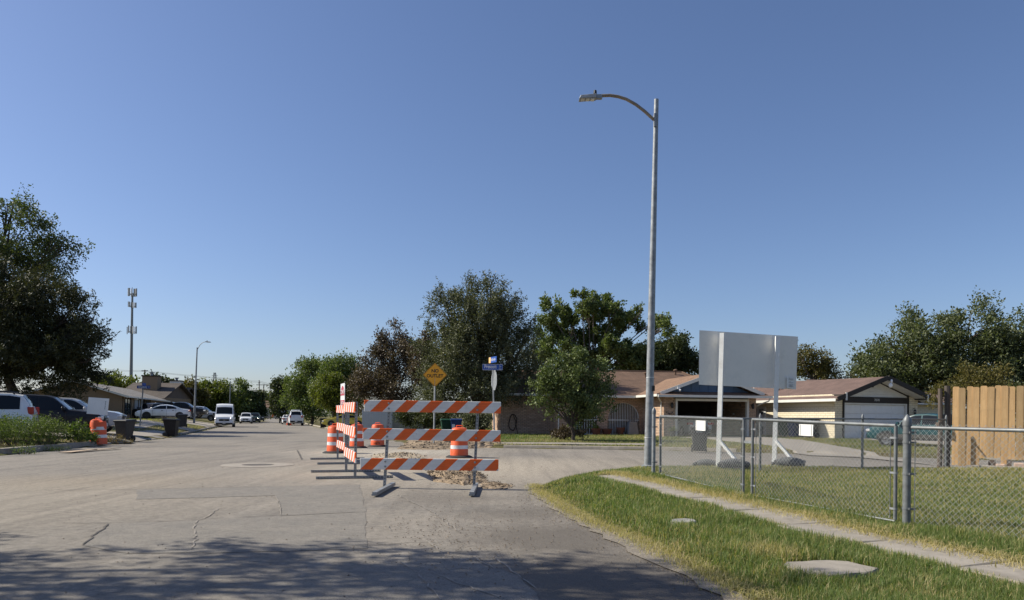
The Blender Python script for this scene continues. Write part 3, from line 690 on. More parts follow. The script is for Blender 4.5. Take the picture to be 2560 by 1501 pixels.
mb = MB(); mb.box((3.06, -.02, 2.36), (5.0, .1, .34)); mb.box((.60, -.02, 1.2), (.09, .1, 2.4)); mb.box((5.53, -.02, 1.45), (.09, .1, 2.9)); mb.build('garage_trim', M['brown_trim'], hb)
ap = 3.1; AZ = 3.72
for k in range(7):                             # gable siding boards
    z0 = 2.55 + k * .165; z1 = z0 + .16; hwid = lambda z: max(.05, (AZ - .25 - z) / (AZ - .25 - 2.3) * 3.35)
    q = MB(); q.prism([(ap - hwid(z0), .02, z0), (ap + hwid(z0), .02, z0), (ap + hwid(z1), .045, z1), (ap - hwid(z1), .045, z1)], (0, .1, 0)); q.build('siding_board', M['offwhite'], hb)
text('house_number', '7070', .2, M['offwhite'], hb, (ap - .05, -.085, 2.37))
mb = MB(); mb.slab([(-.55, -.8, EB + .06), (-.55, 9.0, EB + .06), (ap, 11.5, AZ + .12), (ap, -.8, AZ)], .12)
mb.slab([(ap, -.8, AZ), (ap, 11.5, AZ + .12), (W + .6, 8, EB + .06), (W + .6, -.8, EB + .06)], .12)
mb.slab([(-7.5, 10.6, EB + .1), (-.55, 9.0, EB + .06), (ap, 11.5, AZ + .12), (-1.0, 15.5, 4.55), (-6, 15.5, 4.55)], .12)
mb.slab([(ap, 11.5, AZ + .1), (ap + 3, 10.0, AZ - .3), (8, 15.5, 4.3), (-1.0, 15.5, 4.55)], .12)
mb.slab([(W - .5, 1.7, EB + .02), (13.6, 1.7, EB + .02), (12.2, 8.5, 4.05), (ap + 2.5, 8.5, 4.05)], .12)
mb.slab([(13.6, 1.7, EB + .02), (13.6, 15, EB + .02), (12.2, 8.5, 4.05)], .12)
mb.build('roof', M['roof_mauve'], hb)
for e, zz in ((-.6, EB + .04), (W + .65, EB + .04)):
    q = MB(); q.bar((e, -.84, zz), (ap, -.84, AZ - .06), .06, .26); q.build('barge_board', M['brown_trim'], hb)
for x in (.0, W - .2):
    q = MB(); q.bar((x, -.8, EB + .22), (x, 0, EB + .22), .14, .22); q.build('outrigger', M['brown_trim'], hb)
    q = MB(); q.bar((x, -.86, EB - .02), (x, -.86, EB + .42), .1, .05); q.build('bracket', M['offwhite'], hb)
mb = MB(); mb.bar((-.6, -.7, EB + .0), (-.6, 8.8, EB + .0), .06, .16); mb.bar((W + .7, 1.66, EB - .02), (13.6, 1.66, EB - .02), .06, .16); mb.build('fascia', M['offwhite'], hb)
mb = MB(); mb.box((-.30, 4.0, EB + .06), (.5, 9.4, .04)); mb.build('soffit', M['cream'], hb)
q = MB(); q.path([(W - .45, -.06, 1.9), (W - .45, -.2, 1.95), (W - .45, -.2, 1.82)], .02, 5); q.lathe([(.1, -.02), (.03, .12)], 8, (W - .45, -.2, 1.75)); q.lathe([(.07, -.18), (.08, 0)], 8, (W - .45, -.2, 1.7)); q.build('wall_lantern', M['black'], hb)
q = MB(); q.lathe([(.05, -.14), (.11, -.04), (.11, .06), (.04, .12)], 10, (ap + .05, -.95, AZ - .5)); q.lathe([(.04, -.1), (.07, 0), (.03, .1)], 8, (ap + .12, -.95, AZ - .26)); q.build('flood_light', M['white'], hb)
for e_, sg_ in ((-.5, 1), (W + .55, -1)):
    q = MB(); q.prism([(e_, -.76, EB - .10), (ap - sg_ * .1, -.76, AZ - .24), (ap - sg_ * .1, -.02, AZ - .24), (e_, -.02, EB - .10)], (0, 0, .03)); q.build('gable_soffit', M['offwhite'], hb)
q = MB(); q.box((ap - .35, -.04, AZ - .52), (.1, .1, .16)); q.build('gable_block', M['brown_trim'], hb)
# window, side door and eave boards on the sunlit side
w_ = MB(); w_.box((-.02, 7.62, 1.42), (.06, .62, 1.06)); win = w_.build('window', M['offwhite'], hb)
q = MB(); q.box((-.05, 7.62, 1.42), (.03, .5, .94)); q.build('pane', M['glass2'], win)
q = MB(); q.box((-.06, 7.62, 1.42), (.03, .5, .04)); q.build('glazing_bar', M['offwhite'], win)
q = MB(); q.box((-.06, 7.62, .86), (.14, .72, .07)); q.build('sill', M['offwhite'], win)
q = MB(); q.box((-.02, 6.35, 1.0), (.06, .92, 2.06)); dr = q.build('side_door', M['white'], hb)
for k in range(5): q = MB(); q.box((-.06, 6.32, 1.55 + k * .07), (.03, .42, .05)); q.build('louvre', M['greypaint'], dr)
q = MB(); q.box((-.07, 6.35, .42), (.04, .5, .62)); q.build('pet_flap', M['greypaint'], dr)
for k in range(3):
    q = MB(); q.box((-.02, 4.1 if k else 4.1, EB - .06 - k * .19), (.05, 7.9, .17)); q.build('siding_board', M['cream'], hb) if k < 2 else None
for s_, t_, kind in ((ap + 2.0, 6.0, 0), (1.4, 6.4, 0), (-.1, 9.5, 1)):
    zz = EB + .06 + (1 - abs(s_ - ap) / 3.65) * (AZ - EB)
    q = MB()
    if kind: q.box((s_, t_, zz + .25), (.6, .5, .4))
    else: q.lathe([(.06, -.1), (.06, .3), (.15, .32), (.05, .4)], 8, (s_, t_, zz))
    q.build('roof_vent', M['roof_mauve'], hb)
q = MB(); q.path([(-.1, 7.0, EB + .3), (-.1, 7.0, EB + 1.3)], .025, 6); q.build('vent_pipe', M['white'], hb)

# ------------------------------------------------------------------ brown house on the left and the roofs behind it
zc = .85; gC = Vector((-39.5, 74.0, 0)); dC = Vector((-6.1, 20, 0)).normalized(); angC = math.atan2(dC.y, dC.x)
hc = thing('tan_house', 'tan panelled house with grey gabled roof behind the leaning orange drum', 'house', Vector((gC.x, gC.y, zc)), angC)
# local x runs back along the street, local y to the left
EC = 2.4; WC = 8.5; PZ = 3.85
mb = MB(); wall_box(mb, (0, WC), (0, 0), -.8, EC); mb.prism([(0, 0, EC), (0, WC, EC), (0, WC / 2, PZ - .1)], (.2, 0, 0)); wall_box(mb, (.2, .2), (26, .2), -.8, EC, -.2); mb.build('wall', M['tan_wall'], hc)
mb = MB(); mb.slab([(-.6, -.7, EC - .1), (26.5, -.7, EC - .1), (26.5, WC / 2, PZ), (-.6, WC / 2, PZ)], .12)
mb.slab([(-.6, WC + .7, EC - .1), (26.5, WC + .7, EC - .1), (26.5, WC / 2, PZ), (-.6, WC / 2, PZ)], .12); mb.build('roof', M['roof_grey'], hc)
mb = MB(); mb.bar((-.62, -.72, EC - .14), (26.5, -.72, EC - .14), .05, .16); mb.bar((-.62, -.7, EC - .16), (-.62, WC / 2, PZ - .08), .05, .2); mb.bar((-.62, WC + .7, EC - .16), (-.62, WC / 2, PZ - .08), .05, .2); mb.build('fascia', M['offwhite'], hc)
q = MB(); q.box((7.6, -.04, 1.1), (2.6, .08, 2.2)); q.build('door', M['corrug'], hc)
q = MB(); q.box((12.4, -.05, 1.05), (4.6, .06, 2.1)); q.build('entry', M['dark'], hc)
for k in range(3):
    q = MB(); q.box((1.6 + k * 1.3, -.05, 1.3), (.95, .06, 1.7)); w_ = q.build('window', M['brown_trim'], hc)
    q = MB(); q.box((1.6 + k * 1.3, -.08, 1.3), (.76, .04, 1.5)); q.build('pane', M['glass2'], w_)
for k in range(5):
    q = MB(); q.box((.35 + k * 3.8, -.09, 1.0), (.2, .1, 2.6)); q.build('post', M['tan_wall'], hc)
q = MB(); q.box((5.2, -.35, EC - .28), (.24, .24, .16)); q.box((5.7, -.35, EC - .28), (.24, .24, .16)); q.build('flood_light', M['white'], hc)

def far_house(name, label, loc, ang, w, d, eave, peak, wm, rm, Yfar=True):
    h = thing(name, label, 'house', loc, ang)
    mb = MB(); wall_box(mb, (0, 0), (w, 0), -1, eave); wall_box(mb, (w, .2), (w, d), -1, eave); wall_box(mb, (0, d), (0, .2), -1, eave); wall_box(mb, (w, d), (0, d), -1, eave); mb.build('wall', wm, h)
    mb = MB(); mb.slab([(-.6, -.7, eave - .15), (w + .6, -.7, eave - .15), (w + .6, d / 2, peak), (-.6, d / 2, peak)], .14); mb.slab([(-.6, d + .7, eave - .15), (w + .6, d + .7, eave - .15), (w + .6, d / 2, peak), (-.6, d / 2, peak)], .14); mb.build('roof', rm, h)
    mb = MB()
    for x in (0, w - .15): mb.prism([(x, 0, eave), (x, d, eave), (x, d / 2, peak - .2)], (.15, 0, 0))
    mb.build('gable_wall', M['oldwood'] if Yfar else wm, h)
    if Yfar: h.scale = (1.3, 1.3, 1.3)
    for k in range(max(1, int(w / 3.2))):
        q = MB(); q.box((1.4 + k * 3.1, -.03, 1.35), (1.1, .08, 1.1)); w_ = q.build('window', M['offwhite'], h); q = MB(); q.box((1.4 + k * 3.1, -.08, 1.35), (.92, .03, .92)); q.build('pane', M['glass2'], w_)
    return h
p = at(300, 1040, 109)
h2 = far_house('brown_roofed_house', 'house with brown shingle roof and a tall pale chimney behind the grey gabled roof', (p.x, 109, .9), R(3), 4.6, 9, 2.3, 4.15, M['tan_wall'], M['roof_dark'])
q = MB(); q.box((2.4, 2.6, 3.3), (1.75, 1.1, 3.0)); ch = q.build('chimney', M['tan_wall'], h2); q = MB(); q.box((2.4, 2.6, 4.85), (1.9, 1.25, .12)); q.build('chimney_cap', M['brown_trim'], ch); q = MB(); q.lathe([(.16, 0), (.16, .3), (.3, .34), (.3, .42)], 10, (2.4, 2.6, 4.9)); q.build('chimney_pot', M['galv'], ch)
p = at(393, 1040, 119)
h3 = far_house('stepped_roof_house', 'house with stepped dark shingle roofs and a white boxed chimney behind the black truck', (p.x, 119, .9), R(3), 1.9, 9, 2.2, 3.9, M['tan_wall'], M['roof_dark'])
q = MB(); q.box((.6, 4.4, 4.2), (1.35, 1.0, 1.0)); ch = q.build('chimney', M['offwhite'], h3); q = MB(); q.box((.6, 4.4, 4.75), (1.5, 1.15, .12)); q.build('chimney_cap', M['brown_trim'], ch); q = MB(); q.lathe([(.16, 0), (.16, .25), (.3, .3), (.3, .38)], 10, (.6, 4.4, 4.8)); q.build('chimney_pot', M['galv'], ch)
p = at(430, 1040, 130)
far_house('low_dark_roofed_house', 'low house with small dark gable just left of the far yellow-green trees', (p.x, 130, .9), R(3), 1.6, 8, 1.9, 3.0, M['tan_wall'], M['roof_dark'])
p = at(452, 1040, 137)
far_house('long_low_house', 'long low house with dark roof behind the silver truck', (p.x, 137, .6), R(-2), 5.6, 8, 1.5, 2.2, M['tan_wall'], M['roof_dark'])
p = at(640, 1030, 330)
far_house('far_pale_building', 'pale building with brown roof closing the far end of the street', (p.x, 330, 0), R(0), 12, 14, 5.0, 8.0, M['offwhite'], M['roof_brown'], False)

# corrugated metal fence behind the drums
Yf = 66.0
a = at(905, 1050, Yf); b_ = at(981, 1050, Yf); c_ = at(1090, 1050, Yf - 1.5)
mf = thing('sheet_metal_fence', 'white and grey corrugated sheet metal fence behind the orange drums', 'fence', (a.x, a.y, gh(a.x, a.y)))
def panel_run(P, Q, n, mat, ztop):
    for k in range(n):
        u = (Q - P) / n; s0 = P + u * k; q = MB(); m_ = 8
        top = ztop - gh(a.x, a.y)
        for j in range(m_):
            x0 = s0 + u * (j / m_); x1 = s0 + u * ((j + 1) / m_) ; off = .03 if j % 2 else 0
            q.box(((x0.x + x1.x) / 2 - a.x, (x0.y + x1.y) / 2 - a.y + off, top / 2 - .1), ((x1 - x0).length * .98, .03, top + .2))
        q.build('sheet', mat, mf)
panel_run(a, b_, 3, M['corrug'], 1.95); panel_run(b_, c_, 4, M['corrug2'], 1.9)
# ------------------------------------------------------------------ trees
def LM(k, c1, c2, t=.3):
    LEAF[k] = leaf_mat(k + '_leaf', c1, c2, t)
LM('cedar', (0.02, 0.027, 0.012), (0.09, 0.086, 0.033), .2)
LM('tall', (0.04, 0.058, 0.024), (0.125, 0.145, 0.058), .4)
LM('oak', (0.036, 0.046, 0.021), (0.18, 0.185, 0.098), .2)
LM('purple', (0.046, 0.036, 0.023), (0.165, 0.122, 0.082), .2)
LM('green', (0.034, 0.066, 0.016), (0.205, 0.24, 0.075), .3)
LM('yellowgreen', (0.055, 0.085, 0.012), (0.19, 0.20, 0.04), .35)
LM('dark', (0.02, 0.034, 0.013), (0.09, 0.105, 0.036), .25)
LM('ash', (0.042, 0.062, 0.026), (0.175, 0.19, 0.09), .35)
LM('bright', (0.026, 0.052, 0.013), (0.215, 0.255, 0.09), .2)
LM('olive', (0.06, 0.062, 0.015), (0.18, 0.145, 0.04), .3)
LM('weed', (0.035, 0.07, 0.012), (0.18, 0.22, 0.06), .35)
LM('dryweed', (0.13, 0.10, 0.04), (0.33, 0.24, 0.11), .3)
LM('grass', (0.105, 0.175, 0.042), (0.55, 0.44, 0.23), .42)
def leaves(centers, dirs, nper, spread, along, size, asp=.55, tint_c=None, droop=0.0):
    """leaf-sized quads around sprays; returns V,F,tint"""
    n = len(centers); c = np.repeat(centers, nper, 0); d = np.repeat(dirs, nper, 0)
    N_ = len(c); t = rng.random(N_) ** .8
    p = c + d * (t * along)[:, None] + rng.normal(0, 1, (N_, 3)) * (spread * (1.05 - .6 * t))[:, None]
    p[:, 2] -= droop * t * t
    a = rng.normal(0, 1, (N_, 3)) + d * .7; a /= np.linalg.norm(a, axis=1)[:, None]
    b_ = np.cross(a, rng.normal(0, 1, (N_, 3))); b_ /= np.linalg.norm(b_, axis=1)[:, None] + 1e-9
    s = size * rng.uniform(.6, 1.35, N_)[:, None]
    V = np.stack([p, p + a * s * .5 + b_ * s * asp * .5, p + a * s, p + a * s * .5 - b_ * s * asp * .5], 1).reshape(-1, 3)
    F = np.arange(N_ * 4).reshape(-1, 4)
    tc = np.repeat(rng.random(n) if tint_c is None else tint_c, nper)
    ti = np.clip(tc * .55 + rng.random(N_) * .6 - .08, 0, 1)
    return V, F, np.repeat(ti, 4)
def tree(name, label, base_px, Y, blobs, nclus, nper, size, mat, cat='tree', trunk=.22, spread=.35, along=.9, asp=.55, up=.25, depth=1.0, group=None, bark='bark', trunk_top=None, limbs=True, base=None, ext=None, hollow=1.8, droop=0.0, clump=11, shrink=.9):
    """blobs: (px, py, rx_px, ry_px[, dY]) turned into ellipsoids of real size at distance Y"""
    if base is None:
        x = at(base_px, 1050, Y).x; base = Vector((x, Y, gh(x, Y)))
    th = thing(name, label, cat, base, group=group)
    k = Y / FPX; E = []
    for bl in blobs:
        dY = bl[4] if len(bl) > 4 else 0
        c = at(bl[0], bl[1], Y + dY) - base; E.append((np.array(c), np.array([bl[2] * k, bl[2] * k * depth, bl[3] * k]) * shrink))
    if ext: E += ext
    vol = np.array([np.prod(e[1]) ** (2 / 3) for e in E]); vol /= vol.sum()
    cs = []; ds = []
    for (c, r), v in zip(E, vol):
        m = max(8, int(nclus * v)); ms = max(5, m // clump); u = rng.normal(0, 1, (ms, 3)); u /= np.linalg.norm(u, axis=1)[:, None]
        rr = rng.random(ms) ** (1 / (hollow + 1.4)) * (1 + .10 * rng.normal(0, 1, ms))
        pick = rng.integers(0, ms, m); u = u[pick]
        pos = c + (u * rr[pick][:, None] + rng.normal(0, .55 / max(2.0, ms ** .36), (m, 3)) * rng.random(m)[:, None] ** .5) * r
        dd = u * .8 + np.array([0, 0, up]) + rng.normal(0, .35, (m, 3)); dd /= np.linalg.norm(dd, axis=1)[:, None]
        cs.append(pos); ds.append(dd)
    cs = np.concatenate(cs); ds = np.concatenate(ds)
    lo = -base.z + gh(base.x, base.y) + .25
    keep = cs[:, 2] > lo; cs, ds = cs[keep], ds[keep]
    V, F, ti = leaves(cs, ds, nper, spread, along, size, asp, droop=droop)
    np_mesh('crown', V, F, LEAF[mat], th, tint=ti)
    # trunk and limbs
    q = MB(); top = max(c[2] for c, r in E); main = E[int(np.argmax(vol))][0]
    zt = trunk_top if trunk_top else max(.8, min(c[2] - r[2] * .6 for c, r in E))
    fork = Vector((main[0] * .35, main[1] * .35, zt))
    q.path([(0, 0, -.3), (fork.x * .3 + .05, fork.y * .3, zt * .5), fork], [trunk * 1.25, trunk, trunk * .85], 8)
    if limbs:
        for c, r in E:
            c = Vector(c); mid = fork.lerp(c, .5) + Vector((random.uniform(-.3, .3), random.uniform(-.3, .3), .25))
            q.path([fork, mid, c, c + (c - fork).normalized() * r[0] * .5 + Vector((0, 0, r[2] * .4))], [trunk * .6, trunk * .38, trunk * .2, .015], 6)
            for j in range(6):
                u = Vector(rng.normal(0, 1, 3)).normalized(); u.z = abs(u.z) * .7
                e = c + Vector((u.x * r[0], u.y * r[1], u.z * r[2])) * .8
                q.path([mid.lerp(c, .6), (mid.lerp(c, .6) + e) / 2 + Vector((0, 0, .1)), e], [trunk * .22, trunk * .13, .012], 5, cap=False)
    q.build('trunk', M[bark], th, True); return th

# left side
tree('cedar_tree', 'dense dark cedar tree over the parked white and black cars', 50, 47,
     [(60, 800, 120, 110), (-40, 820, 130, 140), (160, 880, 85, 75), (100, 900, 140, 85), (198, 835, 40, 52), (218, 905, 36, 42), (30, 740, 70, 60), (170, 790, 45, 40), (232, 800, 12, 28)],
     2300, 44, .22, 'cedar', trunk=.3, spread=.13, along=1.35, asp=.3, up=.45, depth=.9)
tree('ash_tree', 'tall open crowned tree rising behind the dark cedar', -10, 58,
     [(20, 600, 110, 85), (-80, 570, 130, 100), (110, 640, 70, 50), (60, 680, 90, 60), (150, 620, 40, 28), (-20, 690, 140, 70), (30, 530, 45, 30)],
     1150, 24, .20, 'tall', trunk=.34, spread=.26, along=1.3, up=.15, trunk_top=7.0, droop=.3)
# the tree whose shade falls on the near road stands left of the frame
tree('shade_tree', 'broad tree shading the near road from the left kerb', 0, 7, [], 700, 58, .13, 'ash', base=Vector((-12.2, 6.15, .1)), trunk=.25, spread=.20, along=.8, trunk_top=2.6, clump=7, shrink=1,
     ext=[(np.array([.8, .9, 6.0]), np.array([3.6, 1.7, 1.5])), (np.array([-1, -2.4, 5.6]), np.array([3.6, 2.4, 1.7])), (np.array([3.0, .6, 6.6]), np.array([2.4, 1.2, 1.1])), (np.array([2.2, -2.4, 6.6]), np.array([3.4, 1.6, 1.4])), (np.array([4.2, -1.0, 6.2]), np.array([2.0, 1.0, .8])), (np.array([-2.2, .6, 5.4]), np.array([2.2, .8, 1.0])), (np.array([5.0, -2.6, 6.4]), np.array([1.8, 1.2, .9]))])
tree('rounded_tree', 'pale olive tree showing above the roofs left of the chimney', 285, 125, [(285, 965, 55, 28), (250, 975, 40, 25)], 300, 18, .5, 'yellowgreen', spread=.6, along=1.0)
tree('rounded_tree', 'dark low tree between the two chimneys above the roofs', 385, 130, [(390, 970, 25, 20), (420, 985, 25, 18)], 240, 18, .5, 'dark', spread=.6, along=1.0)
tree('rounded_tree', 'yellowish tree right of the last dark roof on the left', 470, 128, [(470, 1000, 28, 25), (490, 985, 25, 28)], 260, 20, .42, 'olive', spread=.6, along=.9)
tree('rounded_tree', 'tall yellow-green tree behind the left street lamp', 535, 135, [(540, 985, 38, 33), (510, 1000, 32, 30), (555, 1015, 38, 30)], 520, 22, .42, 'yellowgreen', spread=.6, along=1.0)
tree('rounded_tree', 'olive green tree behind the white van roof', 590, 140, [(592, 990, 34, 30), (575, 1015, 30, 30), (610, 1015, 30, 28)], 520, 22, .42, 'green', spread=.6, along=1.0)
tree('rounded_tree', 'darkest tree right of the white van', 635, 142, [(630, 1012, 26, 26), (645, 1025, 14, 18)], 420, 22, .42, 'dark', spread=.5, along=.8)
tree('rounded_tree', 'distant pale tree above the building at the street end', 670, 380, [(668, 1002, 22, 14), (690, 1006, 16, 12)], 150, 14, 1.2, 'yellowgreen', spread=1.6, along=2)
# right row beyond the crossing
tree('rounded_tree', 'dark leafy tree at the far right kerb above the pale utility truck', 715, 125, [(715, 985, 24, 38), (700, 1010, 16, 26)], 520, 24, .38, 'dark', spread=.5, along=.8)
tree('rounded_tree', 'large mid green tree over the parked white truck', 780, 108, [(785, 945, 48, 52), (760, 990, 38, 45), (820, 930, 40, 42), (735, 985, 26, 40), (770, 1020, 40, 24)], 1000, 26, .30, 'green', spread=.5, along=1.0, up=.35)
tree('rounded_tree', 'light green tree crown just left of the brown-leaved tree', 865, 92, [(865, 935, 38, 42), (830, 960, 40, 45), (895, 960, 30, 40), (850, 1000, 45, 36)], 850, 26, .27, 'green', spread=.45, along=1.0, up=.35)
tree('rounded_tree', 'low yellow-green tree behind the do not enter sign', 835, 80, [(830, 985, 34, 38), (805, 970, 24, 26), (860, 1005, 32, 34), (850, 960, 30, 22)], 800, 26, .22, 'yellowgreen', spread=.32, along=.7, up=-.1)
tree('crape_myrtle', 'tall brown-leaved tree behind the striped barricade', 985, 74, [(985, 900, 48, 55), (945, 930, 45, 45), (985, 850, 28, 30), (1020, 910, 40, 50), (970, 970, 70, 45), (910, 985, 36, 40)], 1200, 26, .21, 'purple', spread=.35, along=.9, up=.3)
tree('crape_myrtle', 'narrow reddish brown tree just left of the biggest grey-green tree', 1065, 70, [(1060, 895, 32, 42), (1070, 940, 34, 50), (1075, 870, 16, 24)], 520, 26, .2, 'purple', spread=.3, along=.8, up=.4)
tree('live_oak', 'biggest grey-green spiky crowned tree over the street name sign', 1200, 50,
     [(1195, 814, 85, 75), (1150, 864, 85, 70), (1255, 849, 70, 65), (1200, 914, 120, 70), (1130, 944, 85, 60), (1270, 914, 65, 55), (1225, 759, 40, 38), (1120, 784, 32, 40), (1170, 754, 30, 32), (1270, 799, 38, 35), (1200, 984, 110, 55), (1100, 1004, 70, 50), (1320, 844, 16, 20)],
     3600, 36, .13, 'oak', trunk=.3, spread=.12, along=1.2, asp=.5, up=.8)
tree('shrub', 'dark evergreen shrub under the grey-green tree behind the no outlet sign', 1055, 52, [(1050, 1050, 42, 24), (1090, 1045, 40, 28), (1020, 1055, 24, 18)], 420, 24, .13, 'dark', cat='bush', trunk=.08, spread=.2, along=.4)
tree('shrub', 'grey-green rounded shrub beside the blue bin and brick wall', 1205, 44, [(1198, 1055, 26, 28), (1180, 1060, 16, 22)], 300, 26, .10, 'oak', cat='bush', trunk=.05, spread=.12, along=.3)
tree('spreading_tree', 'tall spreading green tree with bare limbs behind the brick house', 1490, 62,
     [(1371, 778, 24, 20, -0.8), (1401, 772, 22, 18, 0.1), (1360, 803, 22, 20, -0.4), (1424, 800, 24, 22, 0.3), (1418, 822, 26, 18, 0.4), (1456, 757, 20, 18, -1.4), (1482, 757, 24, 20, -1.6), (1508, 760, 20, 20, 1.1), (1472, 780, 28, 20, -0.8), (1537, 780, 24, 16, -0.9), (1560, 786, 20, 16, 1.6), (1531, 800, 28, 16, -0.1), (1470, 812, 26, 20, 1.1), (1597, 788, 22, 18, -0.1), (1648, 800, 18, 16, 0.4), (1661, 822, 16, 14, -1.1), (1622, 812, 22, 15, 0.4), (1437, 850, 32, 18, 1.2), (1495, 838, 30, 18, 0.1), (1530, 824, 24, 14, 0.8), (1377, 848, 34, 22, 0.5), (1395, 880, 40, 24, -1.4), (1482, 878, 50, 24, 0.8), (1573, 884, 40, 22, 0.3), (1603, 892, 34, 22, -0.6), (1530, 870, 30, 20, -1.5), (1440, 905, 60, 22, 1.2), (1550, 910, 60, 22, -0.1)],
     1900, 32, .21, 'green', trunk=.15, spread=.17, along=.5, bark='bark_pale', trunk_top=4.0, clump=8, up=.4, shrink=1.0)
tree('rounded_tree', 'dark tree just right of the tall light pole behind the garage roof', 1680, 66, [(1690, 890, 42, 40), (1650, 900, 40, 35), (1730, 905, 22, 35), (1600, 905, 40, 30)], 900, 28, .24, 'dark', spread=.35, along=.9, up=.4)
tree('rounded_tree', 'small pale grey tree between the big tree and the brick house roof', 1335, 70, [(1335, 885, 28, 30), (1350, 910, 28, 22)], 200, 18, .2, 'oak', spread=.4, along=.8)
tree('round_tree', 'round bright green tree in front of the brick house arches', 1432, 37.5,
     [(1430, 918, 40, 30), (1395, 945, 36, 28), (1472, 935, 38, 30), (1425, 965, 62, 38), (1352, 985, 28, 24), (1375, 965, 30, 26), (1495, 965, 26, 28), (1500, 1000, 22, 22), (1462, 1000, 40, 32), (1400, 1005, 40, 26), (1440, 1035, 34, 24), (1345, 1005, 16, 12), (1478, 1030, 22, 18)],
     980, 26, .12, 'bright', trunk=.09, spread=.15, along=.55, up=.6, trunk_top=.7)
tree('shrub', 'low dark shrubs at the foot of the round green tree', 1435, 38.5, [(1430, 1085, 40, 10), (1400, 1085, 22, 9)], 160, 22, .1, 'purple', cat='bush', trunk=.03, spread=.1, along=.25)
tree('rounded_tree', 'sparse small tree right of the white sign above the mauve roof', 2030, 66, [(2005, 905, 26, 28), (2040, 930, 34, 26), (2075, 935, 26, 20), (2115, 950, 16, 12), (2060, 900, 12, 12)], 420, 22, .2, 'olive', spread=.35, along=.8, up=.35)
tree('pecan_tree', 'huge dark green tree filling the sky above the wooden fence', 2380, 68,
     [(2240, 882, 75, 65), (2190, 932, 60, 55), (2320, 852, 85, 65), (2420, 832, 80, 60), (2370, 912, 130, 75), (2500, 872, 80, 70), (2250, 962, 110, 55), (2480, 952, 110, 70), (2580, 892, 90, 80), (2165, 982, 35, 30), (2400, 982, 160, 45), (2620, 962, 90, 70)],
     3000, 30, .26, 'ash', trunk=.4, spread=.40, along=1.1, up=.35, trunk_top=3.0)
tree('shrub', 'olive brown bush rising behind the wooden fence', 2435, 25, [(2420, 965, 38, 28), (2465, 955, 40, 26), (2495, 985, 40, 30), (2380, 990, 30, 20)], 420, 24, .075, 'olive', cat='bush', trunk=.05, spread=.14, along=.4, up=.5)

# distant tree line along the horizon: reads as one mass
P = []; D = []
for k in range(1500):
    Yt = random.uniform(420, 700); px = random.uniform(-400, 3000); x = (px - 1280) / FPX * Yt
    P.append((x, Yt, random.uniform(0, 1) ** 1.3 * (7 + 3 * math.sin(x * .02)))); D.append((0, 0, 1))
V, F, ti = leaves(np.array(P), np.array(D, float), 9, 2.2, 3.0, 2.6)
tag(np_mesh('treeline', V, F, LEAF['dark'], tint=ti), kind='stuff')

# ------------------------------------------------------------------ weeds by the left kerb
def weed(name, label, x, y, n, h, r, mat, nper=16, size=.06, group=None, asp=.4):
    b_ = Vector((x, y, gh(x, y))); th = thing(name, label, 'weed', b_, group=group)
    ang = rng.random(n) * 6.283; rr = np.sqrt(rng.random(n)) * r
    c = np.stack([rr * np.cos(ang), rr * np.sin(ang), rng.random(n) * h * .75 * (1 - .4 * rr / r) + .02], 1)
    d = np.stack([.35 * np.cos(ang) * rr / r, .35 * np.sin(ang) * rr / r, np.ones(n)], 1)
    V, F, ti = leaves(c, d, nper, .07, h * .32, size, asp)
    np_mesh('foliage', V, F, LEAF[mat], th, tint=ti)
    q = MB()
    for k in range(0, n, max(1, n // 14)): q.path([(c[k, 0] * .3, c[k, 1] * .3, -.03), (c[k, 0], c[k, 1], c[k, 2] + h * .2)], [.012, .005], 4, cap=False)
    q.build('stem', M['bark'], th); return th
for i, (px, Yw, n, h, r, lab) in enumerate([(-25, 25.8, 170, 1.15, .75, 'tall green weeds at the left picture edge under the white car'), (40, 26.2, 190, 1.2, .75, 'tall green weeds in front of the white car tail light'),
                           (100, 26.9, 170, 1.15, .6, 'green weed clump reaching up beside the black car door'), (132, 27.4, 110, 1.25, .38, 'narrow spiky weed at the right end of the weed bed'),
                           (0, 27.0, 160, 1.2, .7, 'green weed clump at the back of the bed below the white car door'), (75, 27.4, 170, 1.2, .7, 'weed clump between the white and the black cars')]):
    x = (px - 1280) / FPX * Yw; weed('weed_clump', lab, x, Yw, n, h, r, 'weed', group='weeds growing in the kerb bed')
weed('weed_plant', 'broad leaved weed just left of the leaning orange drum', (195 - 1280) / FPX * 29.5, 29.5, 60, .95, .4, 'weed', 14, .11, group='weeds growing in the kerb bed', asp=.5)
weed('weed_plant', 'low leafy weed at the foot of the leaning orange drum', (218 - 1280) / FPX * 30.3, 30.3, 60, .55, .38, 'weed', 14, .09, group='weeds growing in the kerb bed', asp=.5)
weed('weed_plant', 'small pale green weed sprouting at the near kerb end', (55 - 1280) / FPX * 23.9, 24.0, 45, .4, .32, 'weed', 12, .05, group='weeds growing in the kerb bed')
weed('weed_plant', 'flat green creeping weed along the kerb top', (125 - 1280) / FPX * 26.3, 26.4, 60, .18, .55, 'weed', 10, .05, group='weeds growing in the kerb bed')
weed('dry_weed', 'straw coloured dry weed between drum and grey bin', (287 - 1280) / FPX * 32.6, 32.6, 60, .5, .42, 'dryweed', 14, .06)
weed('dry_weed', 'small dry weed tuft at the right foot of the grey bin', (322 - 1280) / FPX * 33.0, 33.0, 24, .22, .25, 'dryweed', 12, .05)

